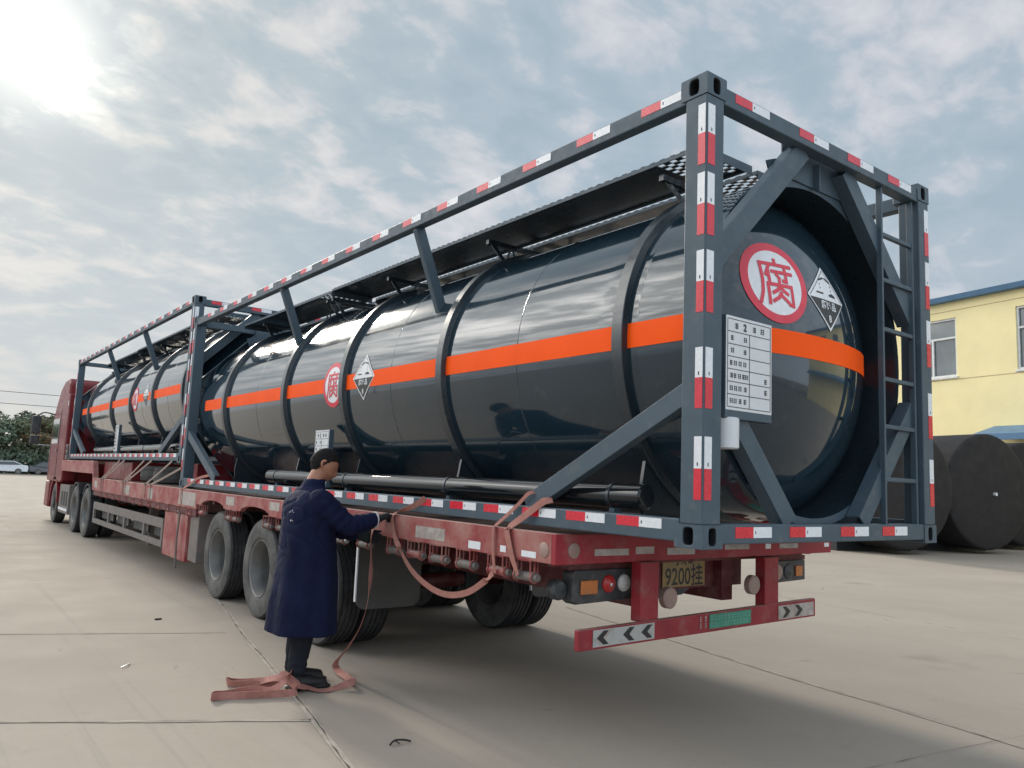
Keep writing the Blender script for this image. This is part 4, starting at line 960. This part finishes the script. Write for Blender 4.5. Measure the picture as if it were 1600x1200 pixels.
def remesh(o, vox, smooth=3, disp=None):
    r = o.modifiers.new('weld', 'REMESH'); r.mode = 'VOXEL'; r.voxel_size = vox; r.use_smooth_shade = True
    s = o.modifiers.new('soften', 'SMOOTH'); s.factor = .5; s.iterations = smooth
    if disp:
        t = bpy.data.textures.new('folds', 'CLOUDS'); t.noise_scale = disp[1]; t.noise_depth = 3
        d = o.modifiers.new('folds', 'DISPLACE'); d.texture = t; d.strength = disp[0]; d.mid_level = .5; d.texture_coords = 'LOCAL'
def bake(o, fold):
    """apply the modifiers and press folds into the cloth along its normals"""
    dg = bpy.context.evaluated_depsgraph_get(); me = bpy.data.meshes.new_from_object(o.evaluated_get(dg)); o.modifiers.clear(); o.data = me
    off = root_loc(o); ns = [v.normal.copy() for v in me.vertices]
    for v, n in zip(me.vertices, ns): v.co += n*fold(v.co+off)
    me.polygons.foreach_set('use_smooth', [True]*len(me.polygons)); me.update()
def head_mesh(mb, c, yaw, pitch):
    """sculpted head; local +x is the face"""
    n, m = 40, 30; vs = []
    for i in range(m+1):
        ph = PI*i/m
        for j in range(n):
            th = 2*PI*j/n; dx, dy, dz = math.sin(ph)*math.cos(th), math.sin(ph)*math.sin(th), math.cos(ph)
            x, y, z = dx*.103, dy*.080, dz*.122
            lat = abs(dy)
            def bump(az, al, wy, wz, h, zz=dz): return h*math.exp(-((dy-az)/wy)**2-((zz-al)/wz)**2)*(1 if dx > 0 else 0)
            if dx > 0:
                x += bump(0, -.22, .14, .20, .020)+bump(0, -.34, .15, .10, .012)          # nose bridge and tip
                x += bump(0, -.66, .26, .07, .007)+bump(0, -.55, .26, .05, .006)           # lips
                x += bump(0, -.86, .30, .13, .014)                                         # chin
                x += bump(.36, .14, .26, .08, .006)+bump(-.36, .14, .26, .08, .006)        # brow
                x -= bump(.36, -.02, .20, .11, .010)+bump(-.36, -.02, .20, .11, .010)      # eye sockets
                x += bump(.38, -.02, .10, .055, .005)+bump(-.38, -.02, .10, .055, .005)    # lids
                x += bump(.45, -.28, .24, .16, .004)+bump(-.45, -.28, .24, .16, .004)      # cheeks
            if dz < -.25: y *= 1-.26*min(1, (-.25-dz)/.75)                                 # jaw narrows
            if dx < -.2: x *= 1.06 if dz > -.2 else 1.0-.30*min(1, (-.2-dz)/.6)           # occiput, nape
            if dz < -.4 and dx > 0: x += .012
            vs.append(Vector((x, y, z)))
    fs = [(i*n+j, i*n+(j+1) % n, (i+1)*n+(j+1) % n, (i+1)*n+j) for i in range(m) for j in range(n)]
    rot = Matrix.Rotation(yaw, 3, 'Z') @ Matrix.Rotation(pitch, 3, 'Y')
    T = lambda p: Vector(c)+rot @ Vector(p)
    mb.add([T(v) for v in vs], fs)
    for s in (-1, 1):                                                                       # ears
        for k, (dx, dz, r) in enumerate(((-.012, .022, .013), (-.018, .008, .013), (-.016, -.008, .011), (-.008, -.022, .010), (.0, .026, .009))):
            q = T((dx, s*.077, dz)); capsule_chain(mb, [q, T((dx-.006, s*.087, dz))], [r, r*.8], 8)
    return T
def build_person():
    hc = (-.565, 3.19, 1.640)
    b = MB().use(0, True)
    HT = head_mesh(b, hc, R(-24), R(25))
    capsule_chain(b, [(-.655, 3.20, 1.40), (-.640, 3.20, 1.49), (-.600, 3.195, 1.575)], [.072, .066, .064], 18)
    rings(b, [(-.65, 3.2, .80, .11, .15), (-.65, 3.2, 1.0, .10, .15), (-.66, 3.2, 1.25, .11, .17), (-.66, 3.2, 1.38, .09, .19), (-.65, 3.2, 1.44, .06, .10)], 24)
    RS, RE, RW = (-.66, 2.995, 1.375), (-.46, 2.945, 1.185), (-.205, 2.985, 1.235)
    LS, LE, LW = (-.64, 3.405, 1.375), (-.44, 3.44, 1.14), (-.215, 3.25, 1.105)
    for s, e, w in ((RS, RE, RW), (LS, LE, LW)): capsule_chain(b, [s, e, w], [.055, .043, .030])
    feet = []
    for y, dx, toe in ((3.13, 0.0, -.49), (3.33, .06, -.41)):
        capsule_chain(b, [(-.66, y, .85), (-.665+dx, y, .48), (-.70+dx, y, .10)], [.085, .058, .042])
    body = b.build('person', M_skin, smooth=True); remesh(body, .0055, 2)
    tag(body, 'man in a long navy work coat holding a strap with gloved hands', 'person')
    # hair: cap on the crown, back and sides
    h = MB().use(0, True); n, m = 72, 44; vs = []; idx = {}
    for i in range(m+1):
        ph = PI*.80*i/m
        for j in range(n):
            th = 2*PI*j/n; dx, dy, dz = math.sin(ph)*math.cos(th), math.sin(ph)*math.sin(th), math.cos(ph)
            rr = 1.0+.004*math.sin(th*17)*math.sin(ph*13)
            x, y, z = dx*.1095*rr, dy*.0865*rr, dz*.1295*rr
            if dx < -.2: x *= 1.05 if dz > -.2 else 1.0-.26*min(1, (-.2-dz)/.6)
            if dz < -.25: y *= 1-.22*min(1, (-.25-dz)/.75)
            vs.append((HT((x, y, z)), dx, dy, dz))
    fs = []
    for i in range(m):
        for j in range(n):
            q = [i*n+j, i*n+(j+1) % n, (i+1)*n+(j+1) % n, (i+1)*n+j]
            cx = sum(vs[k][1] for k in q)/4; cz = sum(vs[k][3] for k in q)/4
            lim = .46 if cx > .62 else (.46-.12*(.62-cx)/.32 if cx > .30 else (.34-.32*(.30-cx)/.25 if cx > .05 else (.02-.64*min(1, (.05-cx)/.55))))
            if cz > lim: fs.append(q)
    h.add([v[0] for v in vs], fs); ho = h.build('hair', M_hair, body, smooth=True, sharp=180)
    so = ho.modifiers.new('thick', 'SOLIDIFY'); so.thickness = .006; so.offset = -1
    # brows and eyes
    f = MB().use(0, True)
    for s in (-1, 1): capsule_chain(f, [HT((.088, s*.014, .020)), HT((.078, s*.045, .020))], [.0035, .003], 6)
    for s in (-1, 1): capsule_chain(f, [HT((.0855, s*.022, -.002)), HT((.0815, s*.037, -.002))], [.0035, .003], 6)
    f.build('eyebrows', M_hair, body, smooth=True)
    # coat
    c = MB().use(0, True)
    fl = lambda t, z: max(0, min(1, (1.1-z)/.6))*(.050*math.sin(5*t+.6+z)+.028*math.sin(9*t+2-2*z))+.014*math.sin(3*t+11*z)*max(0, 1-abs(z-1.0)/.5)
    rings(c, [(-.655, 3.205, .395, .245, .275), (-.655, 3.205, .41, .250, .280), (-.655, 3.205, .55, .236, .270), (-.645, 3.205, .75, .222, .255), (-.645, 3.205, .95, .205, .240), (-.655, 3.205, 1.12, .195, .232), (-.672, 3.205, 1.27, .175, .232), (-.672, 3.205, 1.36, .150, .232), (-.662, 3.205, 1.415, .118, .195), (-.652, 3.205, 1.455, .085, .120), (-.645, 3.205, 1.475, .078, .085)], 72, 2.4, fl)
    rings(c, [(-.652, 3.202, 1.44, .092, .094), (-.642, 3.202, 1.48, .086, .088), (-.628, 3.202, 1.522, .078, .080), (-.626, 3.202, 1.530, .066, .068)], 28, 2.1)
    v = lambda p, q, t: tuple(a+(b_-a)*t for a, b_ in zip(p, q))
    for s, e, w in ((RS, RE, RW), (LS, LE, LW)):
        pts = [v(s, e, k/8) for k in range(8)]+[v(e, w, k/9) for k in range(9)]
        rad = [.095-.019*k/8 for k in range(8)]+[.076-.015*k/9 for k in range(9)]
        rad = [r*(1+(.075 if 4 <= i <= 13 else .03)*(1 if i % 2 else -1)) for i, r in enumerate(rad)]
        capsule_chain(c, pts, rad, 18)
    # the upper back fills out over the shoulder blades
    capsule_chain(c, [(-.72, 3.06, 1.30), (-.72, 3.34, 1.30)], [.10, .10], 16)
    co = c.build('coat', M_coat, body, smooth=True); remesh(co, .0075, 4)
    def cloth(p):
        q = mnoise.noise(Vector((p.x*9, p.y*9, p.z*1.6)))*.012*max(0, min(1, (1.15-p.z)/.35+.25))            # long drops in the skirt
        q += mnoise.noise(Vector((p.x*5+3, p.y*5, p.z*4.5)))*.010
        q -= .007*math.exp(-(mnoise.noise(Vector((p.x*6, p.y*4+7, p.z*9+p.x*6)))/.10)**2)*max(0, min(1, (p.z-.85)/.2))   # pulled creases over back and sleeves
        q += mnoise.noise(Vector((p.x*30, p.y*30, p.z*22)))*.0022
        return q
    bake(co, cloth)
    wm = MB(); rnd = random.Random(11)
    for z0, k in ((1.300, 3), (1.205, 2)):
        for i in range(k):
            yy = 3.035+i*.034
            for u0, v0, u1, v1 in ((0, 0, .022, .004), (0, .012, .022, .016), (.009, -.006, .013, .022), (.001, .020, .018, .024)):
                if rnd.random() < .2: continue
                quad = []
                for u, v_ in ((u0, v0), (u1, v0), (u1, v1), (u0, v1)):
                    ok, loc, nrm, _ = co.closest_point_on_mesh(Vector((-.95, yy+u, z0+v_))-root_loc(co)); quad.append(loc+root_loc(co)+nrm*.004)
                if max((quad[i]-quad[(i+1) % 4]).length for i in range(4)) < .032: wm.add(quad, [(0, 1, 2, 3)])
    wm.build('back_lettering', M_white, co)
    # trousers
    t = MB().use(0, True)
    for y, dx in ((3.13, 0.0), (3.33, .06)): capsule_chain(t, [(-.655, y, .74), (-.665+dx, y, .46), (-.69+dx, y, .25), (-.70+dx, y, .115)], [.115, .090, .074, .066], 18)
    to = t.build('trousers', M_trous, body, smooth=True); remesh(to, .007, 3); bake(to, lambda p: mnoise.noise(Vector((p.x*14, p.y*14, p.z*(9 if p.z > .22 else 34))))*(.007 if p.z > .22 else .010))
    # shoes
    for y, dx in ((3.12, 0.0), (3.335, .065)):
        sh = MB().use(0, True)
        capsule_chain(sh, [(-.715+dx, y, .055), (-.62+dx, y-.012, .052), (-.51+dx, y-.022, .040)], [.050, .050, .040], 16)
        capsule_chain(sh, [(-.71+dx, y, .12), (-.705+dx, y, .07)], [.048, .052], 14)
        sh.hexa([(-.765+dx, y-.045, .002), (-.455+dx, y-.066, .002), (-.455+dx, y+.020, .002), (-.765+dx, y+.045, .002), (-.765+dx, y-.045, .028), (-.455+dx, y-.066, .026), (-.455+dx, y+.020, .026), (-.765+dx, y+.045, .028)])
        o = sh.build('shoe', M_shoe, body, smooth=True); remesh(o, .006, 3)
    # gloves with five fingers each, closed on the strap and the beam edge
    def glove(wr, palm, dirs, across, curl, thumb):
        gq = MB().use(0, True); G_ = 1.14; wr = Vector(wr); palm = Vector(palm); A = Vector(across).normalized(); D = Vector(dirs).normalized(); C = Vector(curl).normalized()
        capsule_chain(gq, [wr-D*.03, wr+D*.01], [.037, .034])
        for k in (-.75, -.25, .25, .75): capsule_chain(gq, [wr+D*.005+A*k*.03, palm+A*k*.050], [.024, .023], 10)
        for k, l in ((-.75, .82), (-.25, .98), (.25, 1.0), (.75, .92)):
            p0 = palm+A*k*.055; p1 = p0+(D*.80+C*.22)*.048*l; p2 = p1+(D*.30+C*.75)*.034*l; p3 = p2+(C*.8-D*.35)*.024*l
            capsule_chain(gq, [p0, p1, p2, p3], [.0132, .0125, .0115, .0100], 10)
        th = Vector(thumb).normalized(); q0 = wr+D*.035+A*.030; q1 = q0+(A*.6+D*.5+th*.3)*.038; q2 = q1+(D*.8+th*.6)*.030
        capsule_chain(gq, [q0, q1, q2], [.017, .0135, .011], 10)
        o = gq.build('glove', M_glove, body, smooth=True); remesh(o, .0035, 2)
    glove((-.19, 2.988, 1.238), (-.112, 3.005, 1.262), (1, .2, .25), (0, 1, -.1), (.25, .1, -1), (0, .2, -1))
    glove((-.205, 3.245, 1.105), (-.155, 3.180, 1.095), (.7, -.75, -.1), (.2, .1, 1), (.75, -.2, 0), (1, 0, .1))
    MB().use(0, True).lathe([(.058, 0), (.065, .004), (.065, .012), (.058, .016)], (-.222, 2.983, 1.231), 'x', 20).build('cuff_edge', M_cuff, body)
    return body
build_person()

# ================================================================== FAR RIGHT: storage drums, building
def drum(x, y, r, length, label):
    o = thing('storage_drum', label, 'steel drum', (x, y, 0), 'dark steel drums beside the yellow building'); o.rotation_euler.z = -R(16)
    mb = MB().use(0, True); n = 64
    mb.lathe([(.0005, -.03), (r*.5, -.02), (r*.94, 0.0), (r*.985, .02), (r, .06), (r, length-.06), (r*.985, length-.02), (.0005, length)], (x, y, r+.12), 'y', n)
    mb.build('drum_body', M_drum, o, smooth=True, sharp=50)
    mb = MB().use(0, True)
    mb.lathe([(.0005, -.09), (.05, -.09), (.05, 0)], (x+.18, y-.02, r+.05), 'y', 14); mb.build('end_fitting', M_wtape, o)
    for yy in (y+1.2, y+length-1.6):
        MB().prism([(x-r*.8, .0), (x+r*.8, .0), (x+r*.8, .55), (x+r*.45, .29), (x, .118), (x-r*.45, .29), (x-r*.8, .55)][::-1], 'y', yy, yy+.3).build('saddle', M_dark, o)
    return o
drum(22.5, 7.6, 1.72, 10, 'dark steel drum lying on its side, middle one, its whole end showing')
drum(18.86, 8.22, 1.72, 10, 'dark steel drum lying partly hidden behind the container rear post')
drum(26.6, 8.0, 1.72, 10, 'dark steel drum at the right picture edge, nearest the yellow wall')
def building():
    B = thing('factory_building', 'pale yellow two-storey factory building with blue roof edge behind the dark drums', 'building', (40, 8, 0))
    A = Vector((26.1, 7.7, 0)); d = Vector((.7, 3.4, 0)).normalized(); n = Vector((-d.y, d.x, 0))    # n looks out towards the yard (-x)
    off = 2.0                                                                                       # wall stands behind the drums
    A = Vector((-3.119+29.219*1.3, -2.531+10.231*1.3, 0))
    def P(s, o, z): q = A+d*s*1.3+n*o; return (q.x, q.y, max(0, 1.577+(z-1.577)*1.3))
    S0, S1, D = -26.0, 6.6, -16.0; ZT = 8.74
    # facade with real openings
    zs0, zs1 = 5.99, 8.15; wins = [(2.5+4.1*k, 4.45+4.1*k) for k in range(-6, 1)]
    w = MB(); th = .25
    def slab(s0, s1, z0, z1): w.hexa([P(s0, 0, z0), P(s1, 0, z0), P(s1, -th, z0), P(s0, -th, z0), P(s0, 0, z1), P(s1, 0, z1), P(s1, -th, z1), P(s0, -th, z1)])
    slab(S0, S1, 0, zs0); slab(S0, S1, zs1, ZT); s = S0
    for a, b in wins: slab(s, a, zs0, zs1); s = b
    slab(s, S1, zs0, zs1)
    w.hexa([P(S1, -th, 0), P(S1-.25, -th, 0), P(S1-.25, D, 0), P(S1, D, 0), P(S1, -th, ZT), P(S1-.25, -th, ZT), P(S1-.25, D, ZT), P(S1, D, ZT)])
    w.hexa([P(S0, -th, 0), P(S0+.25, -th, 0), P(S0+.25, D, 0), P(S0, D, 0), P(S0, -th, ZT), P(S0+.25, -th, ZT), P(S0+.25, D, ZT), P(S0, D, ZT)])
    w.hexa([P(S0+.25, D, 0), P(S1-.25, D, 0), P(S1-.25, D+.25, 0), P(S0+.25, D+.25, 0), P(S0+.25, D, ZT), P(S1-.25, D, ZT), P(S1-.25, D+.25, ZT), P(S0+.25, D+.25, ZT)])
    w.build('wall', M_wall, B)
    gr = MB()
    for z in (7.98+.42, 5.86): gr.hexa([P(S0, .004, z), P(S1, .004, z), P(S1, -.01, z), P(S0, -.01, z), P(S0, .004, z+.03), P(S1, .004, z+.03), P(S1, -.01, z+.03), P(S0, -.01, z+.03)])
    gr.build('wall_joint', M_groove, B)
    r = MB(); r.hexa([P(S0-.3, .30, ZT), P(S1+.3, .30, ZT), P(S1+.3, D-.3, ZT), P(S0-.3, D-.3, ZT), P(S0-.3, .36, ZT+.20), P(S1+.3, .36, ZT+.20), P(S1+.3, D-.3, ZT+.20), P(S0-.3, D-.3, ZT+.20)])
    rf = r.build('roof', M_blue, B, bevel=.02)
    for a, b in wins:
        f = MB(); t = .07
        def fb(s0, s1, z0, z1, o0=-.06, o1=-.14): f.hexa([P(s0, o0, z0), P(s1, o0, z0), P(s1, o1, z0), P(s0, o1, z0), P(s0, o0, z1), P(s1, o0, z1), P(s1, o1, z1), P(s0, o1, z1)])
        fb(a, b, zs0, zs0+t); fb(a, b, zs1-t, zs1); fb(a, a+t, zs0+t, zs1-t); fb(b-t, b, zs0+t, zs1-t); fb((a+b)/2-t/2, (a+b)/2+t/2, zs0+t, zs0+1.40); fb(a+t, b-t, zs0+1.40, zs0+1.40+t)
        fo = f.build('window', M_wframe, B)
        p = MB(); p.hexa([P(a+.02, -.15, zs0+.02), P(b-.02, -.15, zs0+.02), P(b-.02, -.17, zs0+.02), P(a+.02, -.17, zs0+.02), P(a+.02, -.15, zs1-.02), P(b-.02, -.15, zs1-.02), P(b-.02, -.17, zs1-.02), P(a+.02, -.17, zs1-.02)])
        p.build('pane', M_pane, fo)
        q = MB(); q.hexa([P(a-.05, .06, zs0-.07), P(b+.05, .06, zs0-.07), P(b+.05, -.05, zs0-.07), P(a-.05, -.05, zs0-.07), P(a-.05, .06, zs0-.005), P(b+.05, .06, zs0-.005), P(b+.05, -.05, zs0-.005), P(a-.05, -.05, zs0-.005)])
        q.build('sill', M_wframe, fo)
    aw = MB(); aw.hexa([P(S0, 1.5, 3.55), P(1.2, 1.5, 3.55), P(1.2, .005, 3.95), P(S0, .005, 3.95), P(S0, 1.5, 3.78), P(1.2, 1.5, 3.78), P(1.2, .005, 4.12), P(S0, .005, 4.12)])
    aw.build('awning', M_blue, B, bevel=.02)
    return B
building()

# ================================================================== FAR LEFT: trees, cars, post, wires
def leaf_cloud(seed, n, rx, rz, zc, size, nl=9):
    rnd = random.Random(seed); lobes = []
    for k in range(nl):
        a = rnd.uniform(0, 2*PI); q = rnd.uniform(.1, .72); lobes.append((rx*q*math.cos(a), rx*q*math.sin(a), zc+rz*rnd.uniform(-.75, .72), rx*rnd.uniform(.30, .55), rz*rnd.uniform(.22, .42)))
    lobes.append((0, 0, zc+rz*.6, rx*.4, rz*.4))
    mb = MB(); vs = []; fs = []; ms = []
    for i in range(n):
        lx, ly, lz, lr, lh = lobes[i % len(lobes)]
        u = Vector((rnd.gauss(0, 1), rnd.gauss(0, 1), rnd.gauss(0, 1))).normalized(); q = rnd.uniform(.55, 1.05)**.6
        c = Vector((lx+u.x*lr*q, ly+u.y*lr*q, max(.3, lz+u.z*lh*q)))
        t = Vector((rnd.gauss(0, 1), rnd.gauss(0, 1), rnd.gauss(0, .7))).normalized(); w = u.cross(t)
        if w.length < .05: w = Vector((1, 0, 0))
        w.normalize(); s = size*rnd.uniform(.5, 1.2); b = len(vs)
        vs += [c-t*s-w*s*.15, c-w*s*.55, c+t*s, c+w*s*.55]; fs.append((b, b+1, b+2, b+3))
        ms.append(0 if (i % len(lobes)) % 3 else (1 if rnd.random() < .8 else 0))
    mb.add(vs, fs); mb.m = ms
    return mb
def tree(x, y, hgt, rx, seed, mats, label, group, leaf=.27, n=4000):
    o = thing('leafy_tree', label, 'tree', (x, y, 0), group); rnd = random.Random(seed)
    t = MB().use(0, True); th = hgt*.55
    t.tube([(x, y, 0), (x+.05, y, th*.5), (x+rnd.uniform(-.2, .2), y, th), (x+rnd.uniform(-.3, .3), y, hgt*.85)], [hgt*.028, hgt*.022, hgt*.015, hgt*.004], 8)
    for k in range(6):
        a = rnd.uniform(0, 2*PI); z = hgt*rnd.uniform(.22, .6); l = rx*rnd.uniform(.5, .85); t.tube([(x, y, z), (x+l*.5*math.cos(a), y+l*.5*math.sin(a), z+l*.3), (x+l*math.cos(a), y+l*math.sin(a), z+l*.75)], [hgt*.012, hgt*.008, hgt*.003], 6)
    t.build('trunk', M_bark, o, smooth=True)
    c = leaf_cloud(seed, n, rx, hgt*.46, hgt*.54, leaf); c.v = [(a+x, b+y, cc) for a, b, cc in c.v]
    c.build('crown', mats, o, smooth=False)
    return o
TG = 'trees along the far edge of the yard'
TL = [(-9.5, 112, 8.2, 4.2), (-3.5, 106, 7.7, 3.8), (1.2, 114, 8.8, 4.0), (4.8, 106, 8.3, 3.4), (7.6, 109, 8.9, 3.6), (10.6, 106, 8.6, 3.3), (13.6, 110, 8.9, 3.6), (17.5, 107, 9.6, 4.2), (23, 112, 9.5, 4.5), (30, 108, 9.2, 4.6)]
TD = ['dark green tree beyond the left edge of the picture, first of the row', 'dark green tree at the left picture edge', 'tall tree set back behind the left edge pair', 'dark green tree directly behind the white car', 'tree with dark rounded crown right of the white car',
      'olive and brown autumn tree beside the truck mirror', 'green tree just behind the truck cab mirror', 'tree hidden behind the red cab', 'tree hidden behind the forward container', 'tree hidden furthest right in the row']
for i, (x, y, h, r) in enumerate(TL):
    h *= .84
    ms = [M_leaf2, M_leaf3] if i in (5,) else ([M_leaf1, M_leaf2] if i % 2 else [M_leaf2, M_leaf1])
    tree(x, y, h, r, 20+i, ms, TD[i], TG)
tree(12.2, 58, 11.6, 2.6, 51, [M_leaf2, M_leaf1], 'tree whose top shows above the forward container catwalk', None, .22, 2600)
tree(14.4, 58.5, 12.1, 2.3, 52, [M_leaf1, M_leaf2], 'taller tree top showing just right of the other above the catwalk', None, .22, 2400)
hd = MB(); rnd = random.Random(3)
vs = []; fs = []
for i in range(9000):
    c = Vector((rnd.uniform(-16, 40), 104+rnd.uniform(-1.2, 1.2), rnd.uniform(.05, 2.6)*rnd.uniform(.6, 1))); t = Vector((rnd.gauss(0, 1), rnd.gauss(0, 1), rnd.gauss(0, 1))).normalized(); w = t.cross(Vector((rnd.gauss(0, 1), rnd.gauss(0, 1), rnd.gauss(0, 1)))).normalized(); s = rnd.uniform(.15, .4); b = len(vs)
    vs += [c-t*s, c-w*s*.6, c+t*s, c+w*s*.6]; fs.append((b, b+1, b+2, b+3))
hd.add(vs, fs); ho = hd.build('undergrowth', M_leaf1, kind='stuff'); tag(ho, 'dark undergrowth along the foot of the far trees', 'undergrowth')

def car(x, y, heading, paint, label, k=1.0):
    C = thing('parked_car', label, 'car', (x, y, 0), 'cars parked at the far edge'); C.rotation_euler.z = 0
    c, s = math.cos(heading), math.sin(heading)
    def P(u, v, z): return (x+c*u-s*v, y+s*u+c*v, z)
    L_ = 4.5; W_ = .88
    def loft(secs, name, m, par, bev=.03):
        mb = MB(); n = len(secs)
        vs = [P(u, -hw, z) for u, z, hw in secs]+[P(u, hw, z) for u, z, hw in secs]
        mb.add(vs, [tuple(range(n)), tuple(range(n, 2*n))[::-1]]+[(i, (i+1) % n, n+(i+1) % n, n+i) for i in range(n)]); return mb.build(name, m, par, bevel=bev)
    loft([(-2.2, .30, W_), (2.2, .30, W_), (2.25, .65, W_*.96), (1.9, .86, W_*.94), (1.1, .95, W_*.94), (.35, 1.40, W_*.74), (-.9, 1.44, W_*.74), (-1.75, 1.02, W_*.92), (-2.2, .98, W_*.92), (-2.27, .62, W_*.96)], 'body', paint, C, .05)
    for sd in (-1, 1):
        mb = MB(); vs = [P(1.0, sd*W_*.945, .96), P(.32, sd*(W_*.775), 1.34), P(-.88, sd*(W_*.775), 1.38), P(-1.62, sd*W_*.93, 1.03)]; vs2 = [P(1.0, sd*W_*.90, .96), P(.32, sd*(W_*.72), 1.34), P(-.88, sd*(W_*.72), 1.38), P(-1.62, sd*W_*.88, 1.03)]
        mb.add(vs+vs2, [(0, 1, 2, 3), (4, 5, 6, 7), (0, 1, 5, 4), (1, 2, 6, 5), (2, 3, 7, 6), (3, 0, 4, 7)]); mb.build('side_window', M_glass, C)
        for u in (-1.35, 1.4):
            q = MB().use(0, True); a = Vector(P(u, sd*(W_-.16), .32)); b = Vector(P(u, sd*(W_+.01), .32)); q.tube([a, b], .32, 20); w = q.build('wheel', M_tyre, C)
            q = MB().use(0, True); q.tube([b, b+(b-a).normalized()*.01], .2, 14); q.build('hubcap', M_rim, w)
    return C
car(5.3, 99.5, R(172), M_carw, 'white saloon car parked in front of the far trees, nearest the picture edge but one')
car(9.9, 101.5, R(5), M_card, 'dark car parked at the far edge, right of the white one')
car(.2, 100.5, R(176), M_carw, 'white car parked at the left picture edge under the far trees')
p = thing('light_post', 'slim white post with a short arm at the far yard edge', 'post', (8.5, 91, 0))
MB().use(0, True).tube([(8.5, 91, 0), (8.5, 91, 3.55)], [.10, .08], 10).build('post_shaft', M_wtape, p)
MB().use(0, True).tube(catmull([(8.5, 91, 3.5), (8.8, 91, 3.75), (9.6, 91, 3.7)]), .05, 8).build('post_arm', M_wtape, p)
for (za, zb, nm) in ((11.6, 11.2, 'upper thin overhead wire crossing the sky left of the cab'), (10.0, 9.7, 'lower thin overhead wire just above the far trees')):
    pts = [(-60+k*12, 118, za-(za-zb)*k/10-1.1*math.sin(PI*k/10)) for k in range(11)]
    tag(MB().use(0, True).tube(pts, .035, 5).build('overhead_wire', M_dark), nm, 'wire', 'overhead wires')
for x in (-60, 60):
    tag(MB().use(0, True).tube([(x, 118, 0), (x, 118, 12.2)], [.2, .13], 10).build('utility_pole', M_dusty), 'utility pole carrying the overhead wires, '+('far left' if x < 0 else 'hidden behind the truck'), 'pole')

# little litter on the concrete
t = MB().use(0, True).tube(catmull([(-.70, 1.70, .012), (-.655, 1.725, .022), (-.60, 1.715, .02), (-.56, 1.70, .010)]), .006, 6)
t.tube([(-.655, 1.725, .02), (-.64, 1.69, .012)], .004, 5)
tag(t.build('dry_twig', M_twig), 'small dark curled twig on the concrete near the bottom edge', 'twig')
t = MB().use(0, True).tube(catmull([(-1.63, 4.32, .006), (-1.58, 4.36, .014), (-1.545, 4.44, .006)]), .0045, 6)
tag(t.build('straw_scrap', M_plate), 'tiny pale curved scrap on the concrete left of the man', 'scrap')
t = MB().box(-.93, -.86, 6.27, 6.30, .001, .015)
tag(t.build('stone_chip', M_twig, bevel=.006), 'small dark chip on the concrete beside the cross joint', 'stone')
